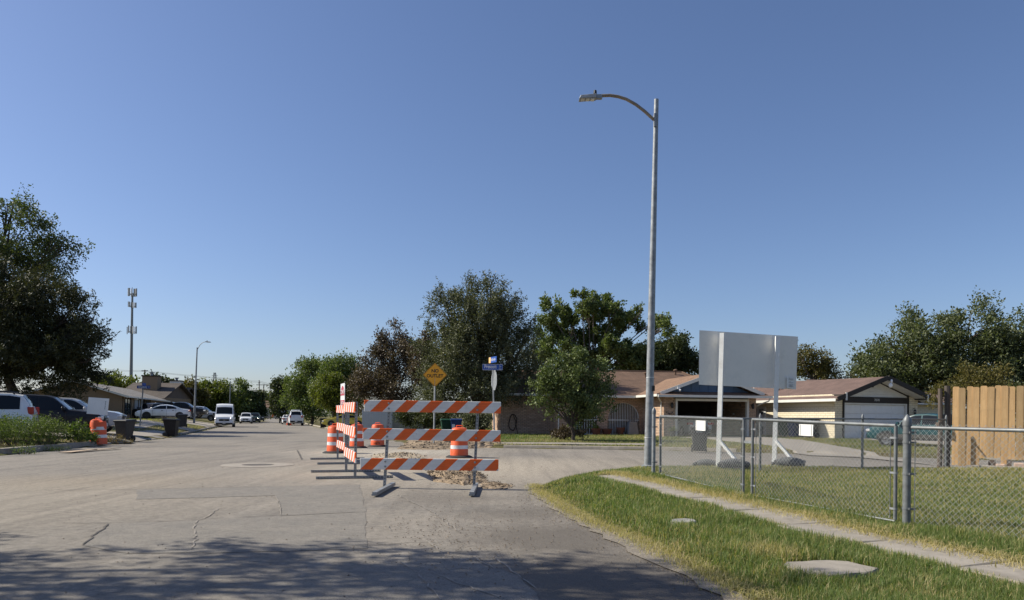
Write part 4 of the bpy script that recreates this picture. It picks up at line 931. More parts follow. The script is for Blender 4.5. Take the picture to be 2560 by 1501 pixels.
# ------------------------------------------------------------------ grass
def blades(xy, h, w, tint, lean=.5, z=None):
    n = len(xy); a = rng.random(n) * 6.283; zz = ground_np(xy[:, 0], xy[:, 1]) - .01 if z is None else z
    base = np.stack([xy[:, 0], xy[:, 1], zz], 1); sdv = np.stack([np.cos(a), np.sin(a), np.zeros(n)], 1) * (w * .5)[:, None]
    b2 = a + 1.57 + rng.normal(0, .6, n); l = np.abs(rng.normal(0, lean, n)); ld = np.stack([np.cos(b2) * l, np.sin(b2) * l, np.zeros(n)], 1) * h[:, None]
    up = np.zeros((n, 3)); up[:, 2] = h
    mid = base + up * .55 + ld * .3; tip = base + up * (1 - .35 * np.minimum(l, 1.2))[:, None] + ld
    V = np.stack([base - sdv, base + sdv, mid + sdv * .8, tip, mid - sdv * .8], 1).reshape(-1, 3)
    i = np.arange(n)[:, None] * 5
    F = np.concatenate([i + np.array([[0, 1, 2, 4]])], 0)
    F3 = i + np.array([[4, 2, 3, 3]])
    return V, F, i + np.array([[4, 2, 3]]), np.repeat(tint, 5)
def grass_obj(name, V, F4, F3, tint, mat):
    me = bpy.data.meshes.new(name); n4, n3 = len(F4), len(F3)
    me.vertices.add(len(V)); me.vertices.foreach_set('co', V.astype(np.float32).ravel())
    lv = np.concatenate([F4.ravel(), F3.ravel()]).astype(np.int32); me.loops.add(len(lv)); me.loops.foreach_set('vertex_index', lv)
    ls = np.concatenate([np.arange(n4) * 4, n4 * 4 + np.arange(n3) * 3]).astype(np.int32); me.polygons.add(n4 + n3); me.polygons.foreach_set('loop_start', ls)
    me.update(calc_edges=True); a = me.attributes.new('tint', 'FLOAT', 'POINT'); a.data.foreach_set('value', tint.astype(np.float32)); me.materials.append(mat)
    o = bpy.data.objects.new(name, me); link(o); return tag(o, kind='stuff')
SW = np.array([(1.75, 15.0), (2.1, 14.2), (2.42, 13.2), (2.75, 11.8), (3.1, 10.5), (3.47, 9.0), (3.85, 7.6), (4.27, 6.4), (4.75, 5.2)])
def walk_dist(x, y):
    d = np.full(x.shape, 1e9)
    for i in range(len(SW) - 1):
        a, b_ = SW[i], SW[i + 1]; e = b_ - a; t = np.clip(((x - a[0]) * e[0] + (y - a[1]) * e[1]) / (e @ e), 0, 1)
        d = np.minimum(d, np.hypot(x - a[0] - t * e[0], y - a[1] - t * e[1]))
    return d
def fbm(x, y, f):
    return (np.sin(x * f + 1.7 * np.sin(y * f * .83 + .4)) * np.cos(y * f * 1.13 + 1.2 * np.sin(x * f * .71 + 2)) + .5 * np.sin(x * f * 2.3 + y * f * 1.9) * np.cos(y * f * 2.7 - x * f)) / 1.5
COVERS = [(2.78, 6.35, .42), (2.05, 8.72, .17)]
n = 420000
yy = 4.2 + rng.random(n) ** 1.35 * 14.6; xx = yy * ((rng.random(n) * 1.0) * .84 - .02 - .0) 
xx = xx + rng.normal(0, .02, n)
s = road_sd(xx, yy); wd = walk_dist(xx, yy)
keep = (s > -.02 + .10 * fbm(xx, yy, 5)) & (wd > .22 + .14 * rng.random(n) + .2 * fbm(xx, yy, 4.3)) & (yy < 19)
keep |= (s > 0.05) & (wd < .36) & (rng.random(n) < .012 + .55 * sstep(7.0, 5.9, yy))
for cx_, cy_, cr in COVERS: keep &= np.hypot(xx - cx_, yy - cy_) > cr * (.85 + .3 * rng.random(n))
fenceside = (xx - (2.94 + (15 - yy) * .30)) > 0
xx, yy, s, wd, fs = xx[keep], yy[keep], s[keep], wd[keep], fenceside[keep]
n = len(xx); nz = fbm(xx, yy, 1.3); nz2 = fbm(xx + 3, yy + 7, 3.1)
lawn = fs & (wd > .45)
hgt = np.where(lawn, .065 + .035 * nz, .095 + .042 * nz) * rng.uniform(.45, 1.45, n)
hgt *= np.where(s < .45, .5 + .3 * np.maximum(s, 0) / .45, 1.0) * np.where(wd < .45, .7, 1.0)
dry = np.clip(.10 + .45 * (nz2 > .30) * rng.random(n) + .8 * np.exp(-np.maximum(s, 0) / .13) + .45 * np.exp(-np.abs(wd - .42) / .16) * fs + np.where(lawn, .16 + .22 * sstep(11, 17, yy) + .15 * nz, 0), 0, 1)
dry = np.clip(dry + .8 * np.exp(-(np.hypot(xx - 2.5, (yy - 6.95) * .8) / .28) ** 2) + .6 * np.exp(-(np.hypot(xx - 4.7, yy - 6.2) / .55) ** 2) + .5 * np.exp(-(np.hypot(xx - 3.35, yy - 11.2) / .35) ** 2), 0, 1)
dry = np.clip(dry + .6 * (wd < .36), 0, 1); hgt = np.where(wd < .3, hgt * .5, hgt)
tint = np.clip(rng.beta(1.6, 5, n) * .55 + (rng.random(n) < dry) * rng.uniform(.35, .95, n), 0, 1)
wdt = np.where(lawn, .005, .0055) * (.6 + yy / 14)
V, F4, F3, t5 = blades(np.stack([xx, yy], 1), hgt, wdt, tint, .55)
grass_obj('grass', V, F4, F3, t5, LEAF['grass'])
# straw lying flat beside the walk and the road edge
n = 9000; i_ = rng.integers(0, len(SW) - 1, n); t = rng.random(n)
p = SW[i_] + (SW[i_ + 1] - SW[i_]) * t[:, None] + np.stack([rng.normal(.36, .16, n), rng.normal(.1, .1, n)], 1)
V, F4, F3, t5 = blades(p, rng.uniform(.03, .09, n), np.full(n, .006), rng.uniform(.7, 1, n), 1.8, ground_np(p[:, 0], p[:, 1]) + .02)
grass_obj('straw', V, F4, F3, t5, LEAF['grass'])
n = 8000; yq = rng.uniform(4.5, 14.5, n); Ry = ROAD[34:42][::-1]; xq = np.interp(yq, Ry[:, 1], Ry[:, 0]) + rng.normal(.03, .10, n)
V, F4, F3, t5 = blades(np.stack([xq, yq], 1), rng.uniform(.02, .08, n), np.full(n, .005), rng.uniform(.5, 1, n), 1.7, np.maximum(ground_np(xq, yq), .012) + .006)
grass_obj('straw', V, F4, F3, t5, LEAF['grass'])
# thinner, larger-scaled turf on the far lots
def far_turf(n, fx, cond, hh, w, tl):
    x, y = fx(n); s = road_sd(x, y); k = (s > .35) & cond(x, y); x, y = x[k], y[k]
    tt = np.clip(tl + .45 * np.exp(-s[k] / 1.8) + .35 * fbm(x, y, .6) + rng.normal(0, .2, len(x)), 0, 1)
    V, F4, F3, t5 = blades(np.stack([x, y], 1), rng.uniform(.5, 1.3, len(x)) * hh, np.full(len(x), w), tt, .5)
    grass_obj('turf', V, F4, F3, t5, LEAF['grass'])
def hfree(x, y):
    g = np.ones(x.shape, bool)
    for poly in TURF_HOLES:
        P = np.array(poly); ins = np.zeros(x.shape, bool)
        for i in range(len(P)):
            ax, ay = P[i]; bx, by = P[(i + 1) % len(P)]
            c = (ay > y) != (by > y)
            with np.errstate(divide='ignore', invalid='ignore'): ins ^= c & (x < (bx - ax) * (y - ay) / (by - ay) + ax)
        g &= ~ins
    return g
TURF_HOLES = [gxy([(1690, 1097), (1890, 1096), (2004, 1103), (2200, 1129), (2345, 1149)]) + gxy([(2140, 1143), (2030, 1139)], .03) + gxy([(1995, 1124), (1925, 1113), (1770, 1101)]),
              [(19.3, 42.2), (24.0, 43.8), (26, 36), (27.5, 19.5), (21.5, 22.8), (20.5, 32)], gxy([(1230, 1106), (1640, 1110), (1640, 1113), (1230, 1109)], .16),
              [(-17.7, 33.1), (-19.5, 41.0), (-21.5, 47.3), (-23.0, 47.0), (-21.8, 41), (-24.5, 36), (-23, 33.2)], [(-24.0, 47.5), (-28.3, 59.5), (-29.3, 59.1), (-25.0, 47.1)],
              [(-28.9, 70), (-31.6, 78.5), (-34.5, 87.5), (-38.5, 86.5), (-37, 77), (-33.0, 70)], [(-23.6, 54), (-25.2, 59), (-33, 62.5), (-33.5, 58)], [(-20.6, 80), (-17.6, 72), (-12, 73.5), (-15, 84)],
              [tuple(hloc(*q_)[:2]) for q_ in ((-10, 6.8), (-6.4, 6.8), (-6.4, 3.8), (-.9, 3.8), (-.9, -.1), (5.3, -.1), (5.3, 12), (-10, 12))]]
far_turf(60000, lambda n: (rng.uniform(-5, 24, n), rng.uniform(27, 49, n)), lambda x, y: (x > -.33 * (y - 32) - 1) & hfree(x, y), .09, .02, .33)
far_turf(26000, lambda n: (rng.uniform(-42, -15, n), rng.uniform(23, 90, n)), lambda x, y: (x < -.3 * (y - 59) - 18) & hfree(x, y), .10, .03, .38)
far_turf(14000, lambda n: (rng.uniform(-14, 1, n), rng.uniform(40, 68, n)), lambda x, y: (x > -.36 * (y - 55.7) - 12.5) & hfree(x, y), .14, .03, .25)
# ------------------------------------------------------------------ near walk, covers, stones
walk = bpy.data.objects.new('pavement', None); link(walk); walk['kind'] = 'structure'
cum = [0]
for i in range(len(SW) - 1): cum.append(cum[-1] + float(np.hypot(*(SW[i + 1] - SW[i]))))
def sw_at(t):
    i = min(len(SW) - 2, max(0, int(np.searchsorted(cum, t) - 1))); f = (t - cum[i]) / (cum[i + 1] - cum[i]); return SW[i] + (SW[i + 1] - SW[i]) * f
t = 0.3
while t < cum[-1] - .2:
    L = random.uniform(1.15, 1.3); a = sw_at(t + .015); b_ = sw_at(min(t + L - .015, cum[-1])); d = (b_ - a) / np.hypot(*(b_ - a)); nr = np.array([-d[1], d[0]])
    off = nr * random.uniform(-.06, .06); q = MB(); P = []
    tilt = random.uniform(-.012, .012)
    for p_, sg in ((a, 1), (b_, 1), (b_, -1), (a, -1)):
        w = p_ + off + nr * sg * .39; P.append(Vector((w[0], w[1], gh(*w) + .022 + tilt * sg)))
    if P[0].length: q.prism(P, (0, 0, -.1)); q.build('slab', M['conc'], walk, bevel=.012)
    t += L
def rough_slab(name, label, cat, x, y, rx, ry, h, mat, rz=0, n=14, irr=.12):
    th = Vector((x, y, gh(x, y) + h)); q = MB(); top = []; 
    for k in range(n):
        a = 2 * math.pi * k / n; r = 1 / max(abs(math.cos(a)) / rx, abs(math.sin(a)) / ry) * random.uniform(1 - irr, 1)
        top.append(Vector((r * math.cos(a + 0) * math.cos(rz) - r * math.sin(a) * math.sin(rz), r * math.cos(a) * math.sin(rz) + r * math.sin(a) * math.cos(rz), random.uniform(-.008, .008))) + th)
    q.prism(top, (0, 0, -.12)); return tag(q.build(name, mat, bevel=.012), label, cat)
rough_slab('concrete_cover', 'pale square concrete utility cover sunk in the near grass', 'utility cover', 2.78, 6.35, .40, .30, .035, M['conc'], .35)
rough_slab('stone', 'small grey stone cap lying in the verge grass', 'stone', 2.05, 8.72, .15, .13, .06, M['stone'], .3)

# manhole and loose board on the road
p = gz(645, 1163); mh = thing('manhole_cover', 'round dark manhole cover with a worn pale concrete collar in the road', 'manhole', (p.x, p.y, 0))
q = MB(); q.lathe([(.95, -.02), (.95, .008), (.42, .010), (.42, -.02)], 28, cap=False); q.build('collar', M['conc'], mh)
q = MB(); q.lathe([(.41, -.02), (.41, .006), (.36, .012), (.05, .012), (.01, .012)], 28); q.build('lid', M['crack_dark'], mh)
q = MB(); b0 = gz(162, 1134); b1 = gz(232, 1128); b2 = gz(296, 1124); 
for u, v, w in ((b0, b1, .42), (b1, b2, .3)):
    d = (v - u); nr = Vector((-d.y, d.x, 0)).normalized(); q.prism([u - nr * w / 2 + Vector((0, 0, .03)), v - nr * w * .4 + Vector((0, 0, .06)), v + nr * w * .4 + Vector((0, 0, .035)), u + nr * w / 2 + Vector((0, 0, .03))], (0, 0, .02))
tag(q.build('broken_board', M['card']), 'flat broken cardboard strip lying in the road by the left kerb', 'board')

# ------------------------------------------------------------------ dirt piles and rubble
def pile(name, label, pts, hmax, mat, n=26, stones=400, ss=(.02, .07), smat='clod'):
    P = np.array([tuple(p)[:2] for p in pts]); c = P.mean(0); q = MB(); rings = 9; m = len(pts) * 6
    edge = []
    for k in range(m):
        f = k / m * len(P); i = int(f); edge.append(P[i] + (P[(i + 1) % len(P)] - P[i]) * (f - i))
    for r in range(rings):
        u = r / (rings - 1)
        for k in range(m):
            e = edge[k]; xy = e + (c - e) * u + rng.normal(0, .03, 2) * (u < 1)
            z = hmax * (1 - (1 - u) ** 1.6) * (.65 + .5 * fbm(np.array(xy[0] * 1.0), np.array(xy[1]), 3.1)) + random.uniform(-.018, .018) * (r > 0)
            q.v.append((xy[0], xy[1], max(gh(*xy), 0) * 1.0 - (.02 if r == 0 else 0) + max(0, z) if r else max(gh(*xy), 0) - .03))
    for r in range(rings - 1):
        for k in range(m): q.f.append((r * m + k, r * m + (k + 1) % m, (r + 1) * m + (k + 1) % m, (r + 1) * m + k)); q.m.append(0)
    o = q.build(name, mat); tag(o, label, 'dirt pile')
    g = MB(); hv = np.array(q.v)
    for k in range(stones):
        v = hv[random.randrange(len(hv))]; s_ = random.uniform(*ss); x, y, z = v + rng.normal(0, .06, 3) * np.array([1, 1, .1])
        rr = [s_ * random.uniform(.6, 1.2) for _ in range(6)]
        g.add([(x + rr[0], y, z), (x, y + rr[1], z), (x - rr[2], y, z), (x, y - rr[3], z), (x + rng.normal(0, .01), y, z + rr[4] * .8), (x, y, z - rr[5])],
              [(0, 1, 4), (1, 2, 4), (2, 3, 4), (3, 0, 4), (1, 0, 5), (2, 1, 5), (3, 2, 5), (0, 3, 5)])
    r_ = g.build('rubble', M[smat], o); r_['kind'] = 'stuff'; return o
pile('dirt_pile', 'low heap of excavated crumbly dirt behind the front barricade right half', [gz(1085, 1206), gz(1160, 1216), gz(1225, 1208), gz(1215, 1190), gz(1150, 1172), gz(1090, 1172), gz(1060, 1182)], .26, M['dirt'], stones=2600, ss=(.005, .026))
pile('dirt_pile', 'long brown dirt heap along the far corner behind the drums', [gz(985, 1124), gz(1090, 1126), gz(1180, 1123), gz(1262, 1118), gz(1260, 1106), gz(1130, 1102), gz(1010, 1106)], .42, M['dirt'], stones=3000, ss=(.01, .06))
pile('dirt_pile', 'pale broken caliche rubble at the edge of the street cut', [gz(925, 1150), gz(1000, 1154), gz(1072, 1150), gz(1066, 1137), gz(1010, 1133), gz(925, 1137)], .13, M['pale_dirt'], stones=900, ss=(.012, .05), smat='pale_dirt')
pile('dirt_pile', 'thin spread of dirt crumbs around the right foot of the front barricade', [gz(1195, 1222), gz(1260, 1226), gz(1290, 1216), gz(1245, 1204), gz(1200, 1206)], .05, M['dirt'], stones=300, ss=(.006, .02))
# loose gravel scattered over the road and along its crumbling edge
g = MB()
def pebble(x, y, z, s_):
    rr = [s_ * random.uniform(.6, 1.3) for _ in range(5)]
    g.add([(x + rr[0], y, z), (x, y + rr[1], z), (x - rr[2], y, z), (x, y - rr[3], z), (x, y, z + rr[4] * .8)], [(0, 1, 4), (1, 2, 4), (2, 3, 4), (3, 0, 4)])
E_ = ROAD[31:41][::-1]
for k in range(1300):
    i = random.randrange(0, 7); f = random.random(); a = ROAD[35 + i % 6]; b_ = ROAD[36 + i % 6]; x, y = a + (b_ - a) * f
    x -= abs(random.gauss(.05, .28)); pebble(x, y, .008, random.uniform(.004, .012))
for k in range(500):
    y = random.uniform(5, 24); x = random.uniform(-.62, .06) * y; pebble(x, y, .006, random.uniform(.003, .009) * (1 + y / 22))
for k in range(700):
    p = gz(random.gauss(1150, 120), random.gauss(1335, 55)); pebble(p.x, p.y, .012, random.uniform(.004, .013))
tag(g.build('gravel', M['clod']), kind='stuff')
# dusty strip along the broken right edge of the road
ed = [(1330, 1213), (1420, 1262), (1530, 1318), (1640, 1372), (1745, 1428), (1880, 1510), (1830, 1515), (1700, 1440), (1600, 1392), (1500, 1340), (1400, 1285), (1320, 1232)]
ground_sheet('road_shoulder', ed, .012, M['gutter'], amp=.05)

# ------------------------------------------------------------------ barricades
def rail_box(name, A, B, h, th, mat, parent, base):
    """a striped board from A to B (bottom edge), its own origin at A so the stripes follow it"""
    A = Vector(A) - base; B = Vector(B) - base; d = B - A; L = d.length
    q = MB(); q.prism([(0, 0, 0), (L, 0, 0), (L, 0, h), (0, 0, h)], (0, th, 0)); o = q.build(name, mat, parent, bevel=.006)
    o.location = A; rz = math.atan2(d.y, d.x); ry = -math.atan2(d.z, math.hypot(d.x, d.y)); o.rotation_euler = (0, ry, rz); return o
def post_with_holes(mb_parent, A, B, w=.05, name='upright'):
    q = MB(); q.bar(A, B, w, w, (0, 1, 0)); o = q.build(name, M['galv'], mb_parent)
    d = Vector(B) - Vector(A); n = int(d.length / .06); h = MB()
    for k in range(1, n):
        c = Vector(A) + d * k / n; h.bar(c + Vector((0, -w / 2 - .002, 0)), c + Vector((0, -w / 2 + .004, 0)), .016, .016)
    h.build('hole_row', M['blackink'], o)
    return o
Yb = 13.75; bbase = at(1075, 1222, Yb); bbase.z = 0
bf = thing('barricade', 'front three board orange and white barricade standing across the lane', 'barricade', bbase, group='striped road barricades')
def L(v): return v - bbase
for i, (x0, y0, x1, y1, ph) in enumerate(((910, 1029, 1252, 1034, .143), (906.5, 1099, 1251, 1105, .143), (900, 1174, 1246, 1178, -.62))):
    A = at(x0, y0, Yb); B = at(x1, y1, Yb - .02)
    m_ = stripe_mat('barricade_stripes', .465, ph + .62)
    r_ = rail_box('rail', A, B, .215, .03, m_, bf, bbase)
    for px_ in ((972, 968, 963)[i], (1193.5, 1190, 1187)[i]):
        for dz in (.06, .155):
            c = at(px_, 0, Yb); q = MB(); fx = (px_ - x0) / (x1 - x0) * (B - A).length
            q.lathe([(.02, 0), (.02, .012), (.012, .016)], 8, (fx, -.001, dz), Matrix.Rotation(R(90), 3, 'X')); q.build('bolt', M['galv'], r_, True)
post_with_holes(bf, L(at(961, 1221, Yb + .06)), L(at(974.5, 1001, Yb + .06)))
post_with_holes(bf, L(at(1184.5, 1224, Yb + .06)), L(at(1195.5, 1006, Yb + .06)))
for (px0, py0, px1, py1) in ((936, 1239, 984, 1213), (1179, 1239, 1191, 1214)):
    a = gz(px0, py0, .03); b_ = gz(px1, py1, .03); q = MB(); a2, b2 = a - bbase, b_ - bbase
    q.bar(a2 + Vector((0, 0, .025)), b2 + Vector((0, 0, .025)), .075, .06); q.bar(a2 + (a2 - b2).normalized() * .02 + Vector((0, 0, .01)), a2 + (b2 - a2) * .25 + Vector((0, 0, .012)), .09, .03)
    q.build('foot', M['galv'], bf)
def side_barricade(label, P0, P1, sign=False):
    """P0 near upright base, P1 far upright base on the ground"""
    P0, P1 = Vector((*P0, 0)), Vector((*P1, 0)); d = (P1 - P0).normalized(); nrm = Vector((-d.y, d.x, 0)); lean = Vector((.035, 0, 0))
    th = thing('barricade', label, 'barricade', P0, group='striped road barricades')
    c = (P1 - P0); ext_ = (2.44 - c.length) / 2
    for k, P in enumerate((Vector((0, 0, 0)), c)):
        post_with_holes(th, P + Vector((0, 0, .05)), P + lean * (-.6 if k else .5) + Vector((0, 0, 1.66)))
        q = MB(); q.bar(P + nrm * -.82 + Vector((0, 0, .03)), P + nrm * .82 + Vector((0, 0, .03)), .055, .055); o = q.build('foot', M['galv_dark'], th)
        h = MB()
        for j in range(26):
            cc = P + nrm * (-.8 + j * .064) + Vector((0, 0, .03)); h.bar(cc - d * .031, cc - d * .026, .018, .018)
        h.build('hole_row', M['refl'], o)
    for z0, jit in ((1.44, .0), (.91, .01), (.37, .02)):
        a = P0 - d * ext_ + nrm * (.055 + .0) + Vector((jit, 0, z0 - .02)); b_ = P1 + d * ext_ + nrm * (.055) + Vector((jit, 0, z0 + .01))
        rail_box('rail', b_, a, .225, .03, stripe_mat('barricade_stripes', .465, .3 + jit * 9), th, P0)
    return th
nb_ = side_barricade('nearer of the two edge-on striped barricades along the street cut', (-3.38, 15.8), (-3.98, 17.6))
fb_ = side_barricade('farther edge-on striped barricade carrying the do not enter sign', (-4.6, 20.5), (-5.4, 22.7))
# DO NOT ENTER panel
sg = thing('do_not_enter_sign', 'narrow turned red and white do not enter panel above the far side barricade', 'traffic sign', at(856.5, 1031, 21.9), 0)
dirv = Vector((-.375, .927, 0)).normalized(); sg.rotation_euler = (0, 0, math.atan2(-dirv.y, -dirv.x)); SH = .86; SWd = .76
q = MB(); q.box((0, 0, SH / 2), (SWd, .012, SH)); q.build('panel', M['refl'], sg)
def seg(z0, z1, top):
    q = MB(); pts = []; cz = SH / 2; r = .36
    for k in range(21):
        a = math.asin(max(-1, min(1, (z0 - cz) / r))) + (math.asin(max(-1, min(1, (z1 - cz) / r))) - math.asin(max(-1, min(1, (z0 - cz) / r)))) * k / 20
        pts.append((r * math.cos(a), cz + r * math.sin(a)))
    poly = [(x, z) for x, z in pts] + [(-x, z) for x, z in pts[::-1]]
    q.prism([Vector((x, -.0075, z)) for x, z in poly], (0, -.003, 0)); q.build('red_field', M['signred'], sg)
seg(SH / 2 + .07, SH / 2 + .36, True); seg(SH / 2 - .36, SH / 2 - .07, False)
text('lettering', 'DO NOT', .17, M['refl'], sg, (0, -.013, SH / 2 + .17)); text('lettering', 'ENTER', .17, M['refl'], sg, (0, -.013, SH / 2 - .17))
q = MB(); q.bar((-.1, .03, -.55), (-.1, .03, SH - .1), .05, .04, (1, 0, 0)); q.build('upright', M['galv'], sg)

# ------------------------------------------------------------------ drums
def make_drum(name, label, loc, rz=0, sheet=False, group='orange and white construction drums', base=True, lean=0):
    th = thing(name, label, 'traffic drum', loc, rz, group)
    if lean: th.rotation_euler = (0, lean, rz)
    z = [0.04, .09, .26, .275, .42, .435, .58, .595, .74, .755, .90, .915, .97, 1.0]
    r = [.31, .30, .297, .290, .288, .281, .28, .274, .273, .267, .265, .255, .24, .16]
    q = MB(); q.lathe(list(zip(r, z)), 28); q.build('body', M['orange'], th, True)
    for z0, z1, r0, r1 in ((.29, .41, .2925, .289), (.60, .72, .277, .2745)):
        q = MB(); q.lathe([(r0, z0), (r1, z1)], 28, cap=False); q.build('reflective_band', M['refl'], th, True)
    q = MB(); q.path([(-.11, 0, .98), (-.10, 0, 1.06), (.10, 0, 1.06), (.11, 0, .98)], .02, 6); q.build('handle', M['orange'], th)
    if base: q = MB(); q.lathe([(.45, .0), (.45, .025), (.36, .07), (.31, .075)], 28); q.build('rubber_base', M['rubber'], th)
    return th
dr1 = make_drum('traffic_drum', 'orange and white drum nearest the open lane left of the barricades', gz(838, 1133))
for px, py, lab in ((892, 1120, 'orange drum half hidden behind the edge-on barricades'), (944, 1117, 'orange drum seen between the boards of the front barricade near its left post'), (1148, 1144, 'orange drum behind the right half of the front barricade boards')):
    c = copy_tree(dr1); p = gz(px, py); c.location = p; c.rotation_euler = (0, 0, random.uniform(-.6, .6)); c['label'] = lab
    if px == 944: text('lettering', 'HRTR', .11, M['blackink'], c, (.08, -.305, .16), sx=1.1)
p = at(247, 1097, 31.0); p.z = gh(p.x, p.y)
dl = make_drum('traffic_drum', 'dented orange and white drum leaning on the left kerb with a white board on it', p + Vector((0, 0, .06)), base=False, lean=R(-1.5)); dl.scale = (1.08, 1.08, 1.08)
# crumpled top and band dents
for ch_ in CH[dl.name]:
    if ch_.type == 'MESH' and ch_.name.startswith('body'):
        for v in ch_.data.vertices:
            if v.co.z > .7: v.co.x += .03 * math.sin(v.co.y * 14 + 1); v.co.z -= .06 * (v.co.x > .05) * (v.co.z - .7) / .3 + .03 * math.sin(v.co.x * 16); v.co.y *= 1.03
p2 = at(241, 1037, 30.75); bd = thing('sign_board', 'blank white board with small vertical black lettering propped on the leaning drum', 'board', p2, R(4)); bd.scale = (1.1, 1.1, 1.1); bd.rotation_euler = (R(-6), R(3.5), R(4))
q = MB(); q.box((0, .04, .33), (.76, .02, .64)); q.build('board', M['whiteboard'], bd)
q = MB()
for k, (w, h) in enumerate(((.028, .032), (.024, .03), (.03, .034), (.022, .03), (.028, .026), (.026, .034), (.03, .03))):
    z0 = .53 - k * .047; q.box((.27, .027, z0), (w, .004, h * .35)); q.box((.27 - w / 2 + .004, .027, z0 - .008), (.007, .004, h)) if k % 2 else q.box((.27 + w / 2 - .004, .027, z0 - .006), (.008, .004, h)); q.box((.27, .027, z0 - .018), (w * .8, .004, .007))
q.build('lettering', M['blackink'], bd)

# traffic cones beside the utility truck
def make_cone(label, loc):
    th = thing('traffic_cone', label, 'traffic cone', loc, group='orange cones beside the white truck')
    q = MB(); q.box((0, 0, .02), (.4, .4, .04)); q.lathe([(.16, .04), (.035, .9), (.02, .92)], 14); q.build('body', M['orange'], th)
    q = MB(); q.lathe([(.125, .33), (.096, .53)], 14, cap=False); q.lathe([(.085, .61), (.065, .75)], 14, cap=False); q.build('reflective_collar', M['refl'], th); return th
c1 = make_cone('left cone of the pair beside the parked white truck', gz(719, 1063)); c2 = copy_tree(c1); c2.location = gz(726, 1063.5); c2['label'] = 'right cone of the pair, touching the parked white truck'

# ------------------------------------------------------------------ wheelie bins
def make_bin(label, loc, mat, rz=0, h=1.08, group='wheeled rubbish bins', tilt=0, s=1.0):
    th = thing('wheelie_bin', label, 'rubbish bin', loc, rz, group)
    if tilt: th.rotation_euler = (tilt, 0, rz)
    th.scale = (s, s, s)
    q = MB(); a, b_, c_, e = .24, .27, .33, .37; z0, z1 = .06, h * .92
    q.add([(-a, -b_, z0), (a, -b_, z0), (a, b_ * .8, z0), (-a, b_ * .8, z0), (-c_, -e, z1), (c_, -e, z1), (c_, e, z1), (-c_, e, z1)], [(0, 3, 2, 1), (4, 5, 6, 7), (0, 1, 5, 4), (1, 2, 6, 5), (2, 3, 7, 6), (3, 0, 4, 7)])
    q.build('body', mat, th, bevel=.03)
    q = MB(); q.box((0, 0, z1 - .03), (2 * c_ + .05, 2 * e + .05, .05)); q.build('rim', mat, th, bevel=.012)
    q = MB(); w, d = c_ + .035, e + .04
    q.add([(-w, -d, z1), (w, -d, z1), (w, d, z1), (-w, d, z1), (-w * .9, -d * .9, z1 + .05), (w * .9, -d * .9, z1 + .05), (w * .9, d * .9, z1 + .09), (-w * .9, d * .9, z1 + .09)], [(0, 3, 2, 1), (4, 5, 6, 7), (0, 1, 5, 4), (1, 2, 6, 5), (2, 3, 7, 6), (3, 0, 4, 7)])
    q.build('lid', mat, th, bevel=.015)
    q = MB(); q.path([(-c_ * .9, e + .09, z1 - .02), (c_ * .9, e + .09, z1 - .02)], .02, 6); q.bar((-c_ * .8, e, z1 - .02), (-c_ * .8, e + .1, z1 - .02), .04, .03); q.bar((c_ * .8, e, z1 - .02), (c_ * .8, e + .1, z1 - .02), .04, .03); q.build('handle', mat, th)
    for sx in (-1, 1):
        q = MB(); q.lathe([(.14, -.03), (.14, .03)], 16, (sx * .27, .25, .14), Matrix.Rotation(R(90), 3, 'Y')); q.build('wheel', M['rubber'], th)
    return th
make_bin('dark grey bin standing beside the leaning orange drum', gz(312, 1104, .02), M['bin_grey'], R(-8))
make_bin('black bin seen side-on with its wheel left of the driveway corner', gz(428, 1093, .04), M['bin_black'], R(95))
q = None
p = gz(457, 1073, .2); p.z = gh(p.x, p.y); make_bin('brown-grey bin behind the black bin on the left', p, M['bin_brown'], R(20))
p = gz(808, 1071, .02); make_bin('black bin at the far right kerb under the green trees', p, M['bin_black'], R(10))
make_bin('dark green bin left of the blue bin behind the barricade', Vector((at(1125, 0, 44).x, 44, gh(at(1125, 0, 44).x, 44))), M['bin_green'], R(10))
bb = make_bin('blue recycling bin with a pale sticker behind the front barricade', Vector((at(1150, 0, 43).x, 43, gh(at(1150, 0, 43).x, 43))), M['bin_blue'], R(4))
q = MB(); q.box((-.16, -.345, .7), (.16, .01, .42), Euler((R(-7), 0, 0)).to_matrix()); q.build('sticker', M['plate'], bb)
gb = make_bin('grey bin with two lines of white print beyond the gate, at the kerb', gz(1748, 1131, .02), M['bin_grey'], R(-12))
for k, (w, z) in enumerate(((.24, .82), (.36, .75))):
    q = MB()
    for j in range(6): q.box((-.14 * (w / .3) + j * w / 6.5, -.348 + .03 * (z < .8), z), (w / 9, .012, .03))
    q.build('lettering', M['refl'], gb)
def on_hB(s, t): 
    w = Vector((hB.x + math.cos(TB) * s - math.sin(TB) * t, hB.y + math.sin(TB) * s + math.cos(TB) * t, 0)); w.z = gh(w.x, w.y); return w
make_bin('green bin against the sunlit cream wall', on_hB(-.55, 3.5), M['bin_green'], TB + R(-90))
make_bin('blue bin against the sunlit cream wall', on_hB(-.55, 2.6), M['bin_blue'], TB + R(-90))
make_bin('black bin nearest the closed double garage on the cream wall', on_hB(-.6, 1.3), M['bin_black'], TB + R(-90), s=1.08)

